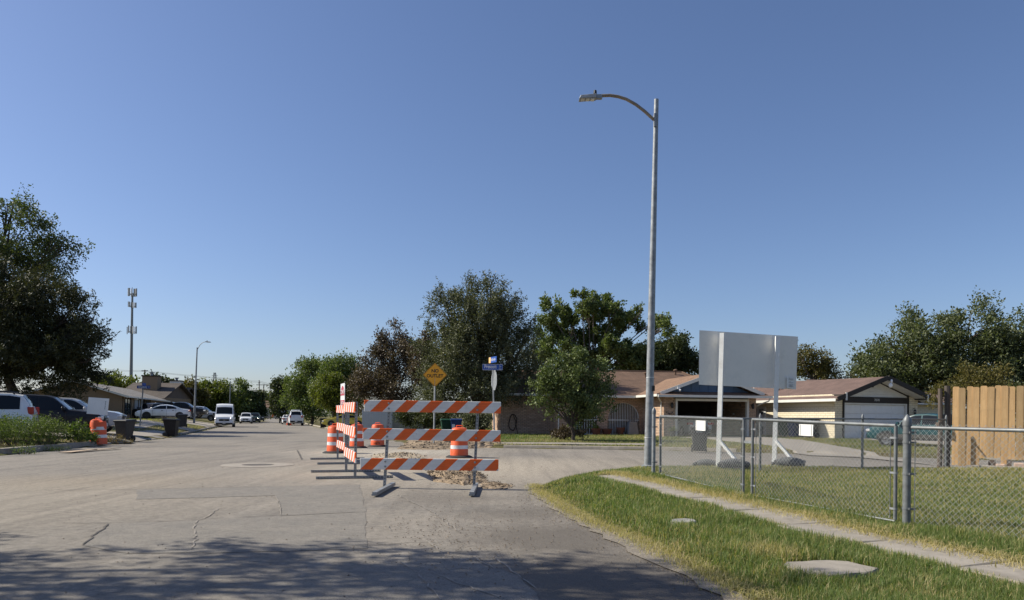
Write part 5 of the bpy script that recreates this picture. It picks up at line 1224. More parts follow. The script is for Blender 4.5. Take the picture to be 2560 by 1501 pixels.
# ------------------------------------------------------------------ signs
ns_base = at(1084.5, 1080, 32.8); ns_base.z = gh(ns_base.x, ns_base.y)
ns = thing('no_outlet_sign', 'amber diamond NO OUTLET sign on a slim steel post', 'traffic sign', ns_base)
cz = at(1087.5, 937.5, 32.8) - ns_base
q = MB(); q.bar((0, 0, -.2), (cz.x, .03, cz.z + .3), .055, .055); q.build('post', M['galv'], ns)
def rdiamond(s, r, y, th_):
    pts = []
    for k in range(4):
        a0 = R(90 * k); c = Vector((math.cos(a0), 0, math.sin(a0))) * (s - r * 1.414)
        for j in range(5): a = a0 - R(45) + R(90) * j / 4; pts.append(c + Vector((r * math.cos(a), 0, r * math.sin(a))))
    return [p + cz + Vector((0, y, 0)) for p in pts]
q = MB(); q.prism(rdiamond(.545, .06, -.005, 0), (0, .01, 0)); q.build('panel', M['yellow'], ns)
q = MB(); o_ = rdiamond(.525, .055, -.0075, 0); i_ = rdiamond(.508, .05, -.0075, 0); nn = len(o_)
q.add(o_ + i_, [(k, (k + 1) % nn, nn + (k + 1) % nn, nn + k) for k in range(nn)]); q.build('border', M['blackink'], ns)
text('lettering', 'NO', .205, M['blackink'], ns, cz + Vector((0, -.012, .17)), sx=1.0, bold=.004); text('lettering', 'OUTLET', .205, M['blackink'], ns, cz + Vector((0, -.012, -.055)), sx=.98, bold=.004)

ps_base = at(1237, 1085, 33.5); ps_base.z = gh(ps_base.x, ps_base.y)
ps = thing('street_name_sign', 'blue Prescott Dr street name blades above a stop sign seen from its edge', 'street sign', ps_base)
ptop = at(1232, 928, 33.55) - ps_base
q = MB(); q.bar((0, .02, -.2), ptop + Vector((0, .02, .05)), .06, .06); q.build('post', M['galv'], ps)
c = at(1231.5, 918.3, 33.5) - ps_base
q = MB(); q.box(c, (.92, .02, .27)); pb = q.build('name_blade', M['blue_sign'], ps, bevel=.004)
q = MB()
for a, b_ in (((-.455, -.13), (.455, -.13)), ((-.455, .13), (.455, .13)), ((-.455, -.13), (-.455, .13)), ((.455, -.13), (.455, .13))): q.bar(c + Vector((a[0], -.012, a[1])), c + Vector((b_[0], -.012, b_[1])), .006, .012)
q.build('border', M['refl'], pb)
text('lettering', 'Prescott', .235, M['refl'], pb, c + Vector((-.10, -.0125, .02)), sx=.70, bold=.004); text('lettering', 'Dr', .12, M['refl'], pb, c + Vector((.35, -.0125, .03)), sx=.8); text('lettering', '6800', .065, M['refl'], pb, c + Vector((.34, -.0125, -.09)))
c = at(1232, 900, 33.5) - ps_base; M2 = Euler((0, 0, R(-66))).to_matrix()
q = MB(); q.box(c, (.9, .02, .27), M2); tb = q.build('name_blade', M['blue_sign'], ps)
q = MB(); q.box(c + M2 @ Vector((-.33, -.013, 0)), (.22, .006, .26), M2); q.build('emblem', M['signorange'], tb)
q = MB()
for k in range(9): q.box(c + M2 @ Vector((-.17 + k * .062, -.013, .0 + .01 * (k % 2))), (.022, .006, .13 - .03 * (k % 3)), M2)
q.build('lettering', M['refl'], tb)
c = at(1235, 951, 33.4) - ps_base; M3 = Euler((0, 0, R(-73))).to_matrix(); oc = [M3 @ Vector((.455 * math.cos(R(22.5 + 45 * k)) / math.cos(R(22.5)), 0, .455 * math.sin(R(22.5 + 45 * k)) / math.cos(R(22.5)))) + c for k in range(8)]
q = MB(); q.prism(oc, M3 @ Vector((0, .01, 0))); q.build('stop_panel', M['galv'], ps)

ss_base = at(349, 1067, 50); ss_base.z = gh(ss_base.x, ss_base.y)
ss = thing('street_name_sign', 'small blue Simplicity Dr street name sign on a leaning post by the tan house', 'street sign', ss_base)
pt = at(359, 957, 50) - ss_base; q = MB(); q.bar((0, 0, -.3), pt, .06, .06); q.build('post', M['galv'], ss)
c = at(359, 968, 49.95) - ss_base; q = MB(); q.box(c, (.9, .02, .2)); pb = q.build('name_blade', M['blue_sign'], ss); text('lettering', 'Simplicity', .2, M['refl'], pb, c + Vector((-.06, -.014, .0)), sx=.78, bold=.004); text('lettering', 'Dr', .1, M['refl'], pb, c + Vector((.38, -.014, .0)))
c = at(360, 961, 50) - ss_base; q = MB(); q.box(c, (.03, .5, .17)); q.build('name_blade', M['blue_sign'], ss)

# white signboard seen from behind
wb = Vector((5.2, 17.3, gh(5.2, 17.3))); ws_ = thing('billboard', 'large white wooden sign seen from behind on two painted posts', 'signboard', wb)
def W(px, py, Y): return at(px, py, Y) - wb
c4 = [W(1748.5, 826, 17.15), W(1995, 842, 17.75), W(1990, 974, 17.75), W(1747, 962, 17.15)]
q = MB(); q.prism(c4, (0.01, .03, 0)); q.build('panel', M['whiteboard'], ws_)
for (pxt, pyt, pxb, pyb, Yp, tw) in ((1805.5, 833, 1795, 1168, 17.15, 0), (1944, 841, 1935, 1166, 17.5, 1)):
    t_ = W(pxt, pyt, Yp - .06); b_ = W(pxb, pyb, Yp - .06); b_.z = -.25; q = MB()
    n_ = 8; 
    for k in range(n_):
        u0 = t_.lerp(b_, k / n_); u1 = t_.lerp(b_, (k + 1) / n_); tw0 = R(28 + (0 if not tw else -22 + 30 * k / n_)); 
        q.bar(u0, u1, .10, .09, (math.sin(tw0), math.cos(tw0), 0))
    q.build('post', M['white'], ws_)
    s0 = b_ + Vector((.03, -.05, .25 + .62)); q = MB(); q.bar(s0, s0 + Vector((.42, -.35, -.60)), .08, .06); q.build('brace', M['white'], ws_)
    q = MB(); q.bar(b_ + Vector((-.18, -.03, .26)), b_ + Vector((1.0, -.05, .27)), .08, .05); q.build('base_board', M['white'], ws_)
nt_ = MB(); ct = W(1976, 957, 17.66); nt_.box(ct, (.19, .006, .28), Euler((0, R(1), R(12))).to_matrix()); nb2 = nt_.build('notice', M['white'], ws_)
q = MB()
for k, w_ in enumerate((.06, .14, .14, .0, .08, .14, .0, .14, .13, .14)):
    if w_: q.box(ct + Vector((-.07 + w_ / 2 - .0, -.012, .11 - k * .023)), (w_, .004, .007))
q.build('lettering', M['greypaint'], nb2)
# sandbags weighing down the signboard feet
def sandbag(label, px, py, Y, L_, r, rz):
    p = at(px, py, Y); p.z = gh(p.x, p.y); th = thing('sandbag', label, 'sandbag', p, rz, 'grey sandbags at the signboard feet')
    q = MB(); pts = []; rad = []
    for k in range(9):
        u = k / 8; pts.append((-L_ / 2 + L_ * u, .04 * math.sin(u * 5), r * .8 + .05 * math.sin(u * 3.14))); rad.append(r * (.45 + .6 * math.sin(math.pi * min(max(u, .08), .92)) ** .6))
    q.path(pts, rad, 12); o = q.build('bag', M['sandbag'], th, True)
    for v in o.data.vertices: v.co.z = v.co.z * .72; v.co.y *= 1.25
    q = MB(); q.path([(-L_ / 2 - .02, 0, r * .6), (-L_ / 2 - .09, .02, r * .5)], [.03, .05], 8); q.build('tied_end', M['sandbag'], th)
for a in (('sandbag left of the left white post', 1768, 1158, 17.3, .5, .13, .1), ('sandbag leaning up behind the left brace', 1836, 1148, 17.8, .62, .15, .3), ('sandbag lying flat right of the left white post', 1835, 1166, 16.7, .6, .15, .15), ('sandbag under the brace of the right white post', 1975, 1166, 17.1, .62, .16, -.3)): sandbag(*a)

# ------------------------------------------------------------------ light poles
def street_light(label, base, top, arm_pts, head_at, r0, r1, dirx, big=True):
    th = thing('street_light', label, 'street light', base, group=None)
    T = top - base
    q = MB(); q.path([Vector((0, 0, -.2)), T * .33, T * .66, T], [r0, r0 * .67 + r1 * .33, r0 * .33 + r1 * .67, r1], 20); pl = q.build('pole', M['galv'], th, True)
    if big:
        for f in (.082, .245, ):
            q = MB(); rr = r0 + (r1 - r0) * f + .003; q.lathe([(rr, -.006), (rr, .006)], 20, T * f, cap=False); q.build('band', M['refl'], pl)
        q = MB(); q.box(T * .215 + Vector((.07, -.085, 0)), (.05, .04, .12)); q.build('hand_hole', M['black'], pl)
        q = MB(); q.lathe([(.16, -.02), (.16, .05), (.10, .07)], 16, (0, 0, 0)); q.build('base_plate', M['galv'], pl)
    P = [p - base for p in arm_pts]
    q = MB(); q.path(P, [.035 if big else .03] * len(P), 10); q.build('arm', M['rust_pipe'] if big else M['galv'], th, True)
    if big:
        q = MB(); q.box(P[0] + Vector((.02, 0, -.02)), (.05, .12, .30)); q.build('arm_bracket', M['galv'], th)
    H = head_at - base; hd = MB(); s = dirx
    hd.add([(s * 0, -.09, -.05), (s * 0, .09, -.05), (s * 0, .06, .06), (s * 0, -.06, .06), (s * .40, -.11, -.075), (s * .40, .11, -.075), (s * .36, .08, .015), (s * .36, -.08, .015)], [(0, 1, 2, 3), (4, 7, 6, 5), (0, 4, 5, 1), (1, 5, 6, 2), (2, 6, 7, 3), (3, 7, 4, 0)])
    hd.box((s * -.06, 0, .0), (.14, .09, .1))
    o = hd.build('lamp_head', M['galv'], th, bevel=.01); o.location = H
    q = MB(); 
    for k in range(3): q.box((s * (.09 + .11 * k), 0, -.066), (.08, .14, .012))
    l_ = q.build('lens', M['plate'], o)
    q = MB(); q.lathe([(.035, 0), (.04, .02), (.035, .085), (.02, .095)], 10, (s * .03, 0, .06)); q.build('photocell', M['black'], o)
    return th
bp = at(1620, 1178, 16.7); bp.z = gh(bp.x, bp.y)
street_light('tall near galvanised light pole with a curved arm, beside the chain link gate', bp, at(1641, 249, 16.7),
             [at(1635, 300, 16.68), at(1612, 279, 16.66), at(1590, 262, 16.65), at(1566, 248.5, 16.63), at(1545, 242, 16.62), at(1525, 239, 16.6), at(1500, 240, 16.6)], at(1491, 243, 16.6), .098, .052, -1)
bp = at(485, 1059, 76); bp.z = gh(bp.x, bp.y)
street_light('street light on the left verge between the silver truck and the white sedan', bp, at(493, 869, 76), [at(494.5, 873, 76), at(499, 864, 76.0), at(505, 858, 76), at(511, 855.5, 76), at(516, 855, 76)], at(517, 855, 76), .11, .06, 1, False)
bp = at(573, 1052, 128); bp.z = gh(bp.x, bp.y)
street_light('distant street light standing behind the white van', bp, at(576, 953, 128), [at(577, 958, 128), at(580, 955.5, 128), at(585, 953.5, 128), at(590, 953, 128)], at(591, 953, 128), .11, .06, 1, False)

# ------------------------------------------------------------------ chain link fences and gate
def chain_mesh(P, Q, h, parent, base, r=.0019, pitch=.070, barb=.03, zb=.03):
    P = Vector(P); Q = Vector(Q); d = Q - P; Lh = math.hypot(d.x, d.y); n = int(Lh / pitch); dv = d / Lh; nrm = Vector((-d.y, d.x, 0)).normalized()
    mb = MB(); top = h + barb
    def pt(s, z, o): return P + dv * s + Vector((0, 0, z)) + nrm * o - base
    segs = []
    for fam in (1, -1):
        k0 = -int(top / pitch) - 1; 
        for k in range(k0, n + int(top / pitch) + 2):
            s0 = k * pitch
            if fam == 1: a_, b_ = max(0, zb, ), top; s_at = lambda z: s0 + z
            else: a_, b_ = zb, top; s_at = lambda z: s0 - z + 0
            if fam == 1: lo = max(zb, -s0); hi = min(top, Lh - s0)
            else: lo = max(zb, s0 - Lh); hi = min(top, s0)
            if hi - lo < .03: continue
            m = max(1, int((hi - lo) / .30))
            prev = None
            for j in range(m + 1):
                z = lo + (hi - lo) * j / m; prev_ = pt(s_at(z), z, .003 * fam)
                if prev is not None: segs.append((prev, prev_))
                prev = prev_
    A = np.array([s[0] for s in segs]); B = np.array([s[1] for s in segs]); D = B - A; D /= np.linalg.norm(D, axis=1)[:, None]
    nn_ = np.array(nrm); u = np.cross(D, nn_); V = []
    for t in range(3):
        a = 2 * math.pi * t / 3; off = (u * math.cos(a) + nn_ * math.sin(a)) * r; V.append(A + off); V.append(B + off)
    V = np.stack(V, 1).reshape(-1, 3); i = np.arange(len(A))[:, None] * 6
    F = np.concatenate([i + np.array([[0, 2, 3, 1]]), i + np.array([[2, 4, 5, 3]]), i + np.array([[4, 0, 1, 5]])])
    o = np_mesh('chain_mesh', V, F, M['wire'], parent); o['kind'] = 'stuff'; return o
def pipe(name, a, b_, r, parent, mat='fence_galv', n=12):
    q = MB(); q.path([a, b_], r, n); return q.build(name, M[mat], parent, True)
def cap(c, r, parent):
    q = MB(); q.lathe([(r * 1.12, -.05), (r * 1.14, .0), (r * 1.0, .03), (r * .55, .065), (r * .12, .09)], 14, c); return q.build('post_cap', M['fence_galv'], parent, True)
def band(c, r, parent, ext=(.07, 0)):
    q = MB(); q.lathe([(r + .005, -.012), (r + .005, .012)], 14, c); q.box(c + Vector((ext[0] * .6, ext[1] * .6, 0)), (.08, .02, .024)); return q.build('clamp', M['fence_galv'], parent)
fA = Vector((2.96, 15.0, .2)); fB = Vector((3.63, 11.45, .15)); fB2 = Vector((3.72, 11.3, .15)); fC = Vector((4.70, 8.95, .09)); fD = Vector((4.79, 8.86, .09)); HF = 1.2
def gate_leaf(label, P, Q, group):
    th = thing('chain_link_gate', label, 'gate', P, group=group); base = Vector(P)
    d = (Q - P); u = d.normalized()
    for S_ in (P, Q): pipe('frame_post', S_ - base + Vector((0, 0, .05)), S_ - base + Vector((0, 0, HF)), .022, th)
    pipe('top_rail', P - base + Vector((0, 0, HF)), Q - base + Vector((0, 0, HF)), .022, th); pipe('bottom_rail', P - base + Vector((0, 0, .03)), Q - base + Vector((0, 0, .03)), .014, th, 'galv_dark')
    chain_mesh(P + u * .08, Q - u * .08, HF + .0, th, base)
    for S_, sg_ in ((P, 1), (Q, -1)):
        e = S_ - base + u * .075 * sg_; pipe('tension_bar', e + Vector((0, 0, .06)), e + Vector((0, 0, HF - .05)), .006, th, n=6)
        for z in (.18, .62, 1.05): q = MB(); q.lathe([(.027, -.012), (.027, .012)], 12, S_ - base + Vector((0, 0, z))); q.bar(S_ - base + Vector((0, 0, z)), e + Vector((0, 0, z)), .02, .024); q.build('clamp', M['galv'], th)
    return th
g1 = gate_leaf('far leaf of the chain link double gate, next to the light pole', fA + Vector((.06, -.12, 0)), fB, 'leaves of the chain link double gate')
g2 = gate_leaf('near leaf of the chain link double gate, in front of the white signboard', fB2, fC, 'leaves of the chain link double gate')
q = MB(); q.bar(fB - fA.xyz.lerp(fA, 1) + Vector((0, 0, .85)) - Vector((.06, -.12, 0)), fB2 - fA + Vector((-.06, .12, .85)), .03, .04); q.build('latch', M['galv'], g1)
# white plates wired to the gate
for px, py, px1, py1, Yp, lab in ((1741, 1052, 1765, 1077, 12.9, 'small white plate wired to the far gate leaf'), (1999.5, 1061.5, 2034, 1090, 10.2, 'white plate wired to the near gate leaf')):
    a = at((px + px1) / 2, (py + py1) / 2, Yp); th = thing('gate_plate', lab, 'plate', a, group='white plates on the gate'); w = (px1 - px) / FPX * Yp; h = (py1 - py) / FPX * Yp
    dg = (.385, -.923) if Yp < 12 else (.19, -.98); w = w / (dg[0] - dg[1] * a.x / a.y); th.rotation_euler = (0, R(1), math.atan2(dg[1], dg[0]))
    q = MB(); q.box((0, -.01, 0), (w, .008, h)); pl = q.build('panel', M['white'], th)
    for sx in (-1, 1): q = MB(); q.box((sx * w * .40, -.0155, 0), (.006, .004, h * .92)); q.build('crease', M['greypaint'], pl)
# side fence from the near hinge post out of the frame
sf = thing('chain_link_fence', 'near chain link fence run right of the thick capped post', 'fence', fD); base = fD.copy(); fE = Vector((6.3, 6.15, .05)); fF = Vector((7.8, 3.4, .03))
pp = pipe('post', Vector((0, 0, -.2)), Vector((.0, 0, HF + .04)), .046, sf, n=18); cap(Vector((0, 0, HF + .05)), .046, sf)
for z in (.2, .62, 1.0, 1.12): band(Vector((0, 0, z)), .046, sf, (.06, -.1))
pipe('top_rail', Vector((.03, -.04, HF - .02)), fF - base + Vector((0, 0, HF - .02)), .021, sf)
u = (fF - fD).normalized(); chain_mesh(fD + u * .1, fF, HF, sf, base); e = u * .1; pipe('tension_bar', e + Vector((0, 0, .05)), e + Vector((0, 0, HF - .04)), .006, sf, n=6)
pipe('post', fE - base + Vector((0, 0, -.2)), fE - base + Vector((0, 0, HF)), .03, sf)
# back fence along the side street
bk = [Vector((2.94, 15.15, .2)), Vector((5.40, 15.9, .2)), Vector((8.2, 17.1, .22)), Vector((10.75, 18.1, .22))]
bkf = thing('chain_link_fence', 'rear chain link fence between the light pole and the wooden fence', 'fence', bk[0]); base = bk[0]
for i, p in enumerate(bk):
    pipe('post', p - base + Vector((0, 0, -.2)), p - base + Vector((0, 0, HF + (.09 if i == 0 else 0))), .040 if i == 0 else .028, bkf, 'galv' if i == 0 else 'galv_dark'); cap(p - base + Vector((0, 0, HF + (.1 if i == 0 else .0))), .040 if i == 0 else .028, bkf)
    if i: pipe('top_rail', bk[i - 1] - base + Vector((0, 0, HF - .03)), p - base + Vector((0, 0, HF - .03)), .018, bkf, 'galv_dark'); chain_mesh(bk[i - 1], p, HF - .03, bkf, base, r=.0017, barb=.02)
for z in (.25, .98): band(Vector((0, 0, z)), .040, bkf, (.05, -.06))

# ------------------------------------------------------------------ wooden fence
wf0 = Vector((10.95, 18.35, .22)); wfd = Vector((1, -.70, 0)).normalized(); wf = thing('wooden_fence', 'cedar picket privacy fence with a patched bottom at the right edge', 'fence', wf0)
WH = 1.98; pk = None
def picket(w, h, dog=.025, split=False):
    q = MB(); q.prism([(0, 0, .0), (w, 0, .0), (w, 0, h - dog), (w - dog, 0, h), (dog, 0, h), (0, 0, h - dog)], (0, .018, 0)); return q
protos = []
x = .08; k = 0
while x < 5.6:
    w = .142 + random.uniform(-.004, .004); short = 4 <= k <= 13 and k not in (7,)
    zb = (.24 if short else .03) + random.uniform(-.02, .02); h = WH - zb + random.uniform(-.035, .02) + .012 * k * .3
    o = picket(w, h).build('picket', M['cedar'], wf)
    o.location = wfd * x + Vector((-wfd.y, wfd.x, 0)) * (-.02 - random.uniform(0, .008)) + Vector((0, 0, zb)); o.rotation_euler = (random.uniform(-.006, .006), random.uniform(-.009, .009), math.atan2(wfd.y, wfd.x) + random.uniform(-.008, .008))
    x += w + random.choice((.001, .002, .003, .009)); k += 1
for z in (.35, 1.0, 1.7): q = MB(); q.bar(wfd * .2 + Vector((0.02, .05, z)), wfd * 5.6 + Vector((.02, .05, z)), .04, .09); q.build('stringer', M['oldwood'], wf)
for dx, hh, rr, mt in ((-.20, 1.95, .055, 'oldwood'), (-.02, 2.02, .07, 'oldwood')):
    q = MB(); q.path([(dx, .02, -.2), (dx + .02, .02, hh * .5), (dx, .02, hh)], [rr * 1.1, rr, rr * .95], 10); q.build('post', M[mt], wf)
q = MB(); q.box((-.20, .0, 1.02), (.15, .15, .16)); q.build('block', M['oldwood'], wf)
# patch boards and stones filling the gap under the pickets
for a, b_, h, mt in ((.85, 1.0, .2, 'oldwood'), (1.22, 1.32, .22, 'oldwood'), (2.72, 2.86, .24, 'oldwood')):
    q = MB(); q.box(wfd * ((a + b_) / 2) + Vector((wfd.y, -wfd.x, 0)) * .05 + Vector((0, 0, h / 2)), (b_ - a, .03, h), Matrix.Rotation(math.atan2(wfd.y, wfd.x), 3, 'Z')); q.build('patch_board', M[mt], wf)
def block(label, a, b_, h, y, mat, z=0):
    p = wf0 + wfd * ((a + b_) / 2) + Vector((-wfd.y, wfd.x, 0)) * y; p.z = gh(p.x, p.y) + z; q = MB(); L_ = b_ - a
    q.prism([(-L_ / 2, -.06, 0), (L_ / 2 - .01, -.07, 0), (L_ / 2, .06, .0), (-L_ / 2 + .01, .07, 0)], (random.uniform(-.01, .01), 0, h)); th = thing('stone_block', label, 'stone block', p, math.atan2(wfd.y, wfd.x), 'stones along the foot of the wooden fence'); q.build('block', mat, th, bevel=.015)
block('small pink stone left of the fence patch', 1.0, 1.2, .2, -.10, M['pinkstone']); block('long pink stone under the middle pickets', 1.36, 2.1, .2, -.10, M['pinkstone']); block('tall pink stone at the right end of the row', 2.1, 2.72, .26, -.10, M['pinkstone'])
block('pale kerb stone at the left foot of the fence', -.35, .45, .12, -.25, M['conc']); block('long pale kerb stone before the pink stones', .5, 2.3, .10, -.32, M['conc']); block('half buried dark stone at the corner of the wooden fence', -.62, -.38, .12, -.2, M['stone'])

# ------------------------------------------------------------------ cell tower, power poles, wires
ct_b = at(326, 1040, 220); ct_b.z = 0; ct_ = thing('cell_tower', 'tall cell phone monopole tower on the left', 'cell tower', ct_b); T = at(331, 733, 220) - ct_b
q = MB(); q.path([(0, 0, 0), T * .5, T], [.62, .42, .28], 14); q.build('pole', M['galv_dark'], ct_, True)
for f, n_, w_, ph_ in ((.99, 9, 1.05, 2.4), (.895, 6, .95, 1.6), (.69, 6, 1.15, 2.2)):
    c = T * f; q = MB(); pts = []
    for k in range(3):
        a = R(120 * k + 20); pts.append(c + Vector((math.cos(a) * w_, math.sin(a) * w_, 0)))
    for k in range(3): q.bar(pts[k], pts[(k + 1) % 3], .08, .1); q.bar(c, pts[k], .08, .08); q.bar(c - Vector((0, 0, 1.0)), pts[k], .05, .05)
    pf = q.build('platform', M['galv_dark'], ct_)
    for k in range(n_):
        a = R(360 / n_ * k + 15); q = MB(); q.box(c + Vector((math.cos(a) * (w_ + .1), math.sin(a) * (w_ + .1), ph_ * .25 + random.uniform(-.2, .2))), (.26, .2, ph_), Euler((0, 0, a)).to_matrix()); q.build('antenna_panel', M['refl'] if k % 2 else M['galv_dark'], pf)
def upole(label, px, py_top, Y, lean_px=0, arms=((.02, 2.2),), r=.16):
    b_ = at(px - lean_px, 1040, Y); b_.z = 0; t_ = at(px, py_top, Y) - b_; th = thing('utility_pole', label, 'utility pole', b_, group='distant wooden power poles')
    q = MB(); q.path([(0, 0, 0), t_], [r * 1.2, r * .8], 8); q.build('pole', M['oldwood'], th, True)
    for f, w in arms:
        c = t_ * (1 - f); q = MB(); q.bar(c - Vector((w / 2, 0, 0)), c + Vector((w / 2, 0, .02)), .13, .16); q.build('cross_arm', M['oldwood'], th)
    return th
upole('power pole tip showing just right of the pale chimney', 362, 925, 150, 1, ((.02, 1.3), (.13, .6)))
upole('power pole top above the olive trees behind the van', 596, 946, 170, 0, ((.05, 1.6),))
upole('straight power pole left of the leaning one at the street end', 648, 951, 220, -1, ((.07, .7), (.26, 3.4)))
upole('leaning power pole with a wide crossarm at the street end', 660, 961, 200, 8, ((.02, 4.2), (.25, 1.5)))
upole('plain power pole beside the orange feather flag', 677, 972, 240, 1, ((.01, .8),))
def wire(label, pts, Y, r=.022, group='power lines'):
    P = [at(a, b_, Y) for a, b_ in pts]; q = MB(); full = []
    for i in range(len(P) - 1):
        for k in range(5):
            u = k / 5; full.append(P[i].lerp(P[i + 1], u) - Vector((0, 0, .15 * 4 * u * (1 - u))))
    full.append(P[-1]); q.path(full, r, 4); tag(q.build('power_line', M['black']), label, 'power line', group)
wire('uppermost power line crossing from the dark cedar to the right trees', [(240, 921), (362, 927), (596, 948), (648, 953), (720, 968)], 168)
wire('second power line running just below the uppermost one', [(240, 924.5), (362, 929), (596, 950), (648, 956), (720, 971)], 168.5)
wire('middle power line passing over the pale chimney', [(240, 937), (362, 941), (480, 954), (560, 962)], 166)
wire('lower sloping power line left of the street light', [(425, 958), (500, 968), (600, 975)], 172)
wire('rising power line left of the street light', [(430, 977), (490, 966), (560, 955)], 175)
wire('low power line between the far poles', [(600, 968), (648, 974), (730, 982)], 210)
wire('lowest power line between the far poles', [(610, 985), (660, 984), (730, 991)], 215)
lt_b = at(536, 1040, 520); lt_b.z = 0; lt = thing('lattice_tower', 'distant steel lattice power tower above the trees', 'pylon', lt_b); hz = (at(536, 932, 520) - lt_b).z
q = MB()
for sx in (-1, 1):
    for sy in (-1, 1): q.bar((sx * 3.2, sy * 3.2, 0), (sx * .5, sy * .5, hz), .28, .28)
for k in range(12):
    z0 = hz * k / 12; z1 = hz * (k + 1) / 12; w0 = 3.2 - 2.7 * k / 12; w1 = 3.2 - 2.7 * (k + 1) / 12
    q.bar((-w0, -w0, z0), (w1, -w1, z1), .16, .16); q.bar((w0, -w0, z0), (-w1, -w1, z1), .16, .16)
q.build('frame', M['galv_dark'], lt)
for z in (.80, .93): q = MB(); q.bar((-2.2, 0, hz * z), (2.2, 0, hz * z), .25, .25); q.build('cross_arm', M['galv_dark'], lt)
fl = at(679, 1039, 235); fl.z = 0; ff = thing('feather_flag', 'orange feather banner at the far end of the street', 'flag', fl); q = MB(); q.path([(0, 0, 0), (0, 0, 3.2)], .03, 6); q.build('pole', M['galv'], ff)
q = MB(); q.prism([(.02, 0, .5), (.55, 0, .6), (.7, 0, 2.6), (.5, 0, 3.2), (.05, 0, 3.1)], (0, .03, 0)); q.build('banner', M['orange'], ff)
fe0 = at(688, 1041, 300); far_f = thing('far_fence', 'low pale fence closing the street end', 'fence', (fe0.x, 300, 0))
for k in range(10): q = MB(); q.box((-6 + k * 1.8, 0, .6), (1.7, .08, 1.1)); q.build('panel', M['conc'], far_f)
# ------------------------------------------------------------------ vehicles
PROF = {
 'sedan': dict(L=5.0, H=1.46, w=.93, wb=3.0, r=.34, zb=.22,
    top=[(-2.5, .55), (-2.47, .80), (-2.40, 1.0), (-1.72, 1.06), (-1.45, 1.16), (-.85, 1.39), (-.35, 1.46), (.25, 1.43), (.55, 1.34), (1.2, 1.04), (1.7, .96), (2.25, .84), (2.45, .68), (2.5, .45)],
    belt=[(-2.5, .55), (-2.47, .80), (-2.4, .97), (-1.7, 1.02), (-.4, .98), (1.2, .96), (1.7, .93), (2.25, .82), (2.45, .67), (2.5, .44)],
    side=[(-1.2, -.33), (-.27, .95)], wind=(.58, 1.2), rear=(-1.62, -.85)),
 'suv': dict(L=4.75, H=1.80, w=.94, wb=2.8, r=.37, zb=.30,
    top=[(-2.37, .6), (-2.35, 1.05), (-2.2, 1.45), (-2.02, 1.72), (-1.6, 1.79), (-.5, 1.81), (.2, 1.77), (.45, 1.70), (1.05, 1.17), (1.5, 1.13), (2.05, 1.05), (2.3, .9), (2.37, .55)],
    belt=[(-2.37, .6), (-2.35, 1.05), (-2.2, 1.12), (0, 1.10), (1.05, 1.10), (1.5, 1.08), (2.05, 1.02), (2.3, .88), (2.37, .54)],
    side=[(-1.95, -1.15), (-1.05, -.12), (-.06, .88)], wind=(.47, 1.05), rear=(-2.26, -2.02)),
 'pickup': dict(L=5.6, H=1.82, w=.97, wb=3.5, r=.40, zb=.38,
    top=[(-2.8, .6), (-2.78, 1.22), (-2.7, 1.25), (-.80, 1.25), (-.72, 1.55), (-.55, 1.78), (-.1, 1.83), (.5, 1.80), (.75, 1.70), (1.35, 1.24), (1.8, 1.2), (2.45, 1.12), (2.72, 1.0), (2.8, .6)],
    belt=[(-2.8, .6), (-2.78, 1.2), (-.8, 1.2), (1.35, 1.17), (1.8, 1.15), (2.45, 1.08), (2.72, .98), (2.8, .6)],
    side=[(-.55, .1), (.17, 1.08)], wind=(.78, 1.33), rear=(-.80, -.60)),
 'van': dict(L=5.9, H=2.62, w=1.01, wb=3.75, r=.36, zb=.28,
    top=[(-2.95, .6), (-2.93, 2.35), (-2.8, 2.55), (-2.2, 2.62), (1.15, 2.60), (1.45, 2.48), (1.62, 2.25), (2.18, 1.42), (2.4, 1.30), (2.78, 1.12), (2.92, .85), (2.95, .45)],
    belt=[(-2.95, .6), (-2.93, 1.32), (1.6, 1.32), (2.18, 1.30), (2.4, 1.22), (2.78, 1.08), (2.92, .82), (2.95, .44)],
    side=[(.75, 1.62)], wind=(1.64, 2.14), rear=None),
}
def wheel_mesh(r):
    q = MB(); Mx = Matrix.Rotation(R(90), 3, 'X'); w = .11
    q.lathe([(r * .62, -w), (r * .93, -w), (r, -w * .7), (r, w * .7), (r * .93, w), (r * .62, w)], 22, (0, 0, 0), Mx, cap=False)
    b = MB(); b.lathe([(r * .64, -w * .8), (r * .66, w * .9), (r * .60, w * .55), (.02, w * .35)], 20, (0, 0, 0), Mx)
    for k in range(5):
        a = 2 * math.pi * k / 5; b.bar((math.cos(a) * .05, -w * .86, math.sin(a) * .05), (math.cos(a) * r * .6, -w * .7, math.sin(a) * r * .6), .06, .05, (0, 1, 0))
    b.lathe([(.07, -w * .9), (.07, w * .4)], 10, (0, 0, 0), Mx)
    return q, b
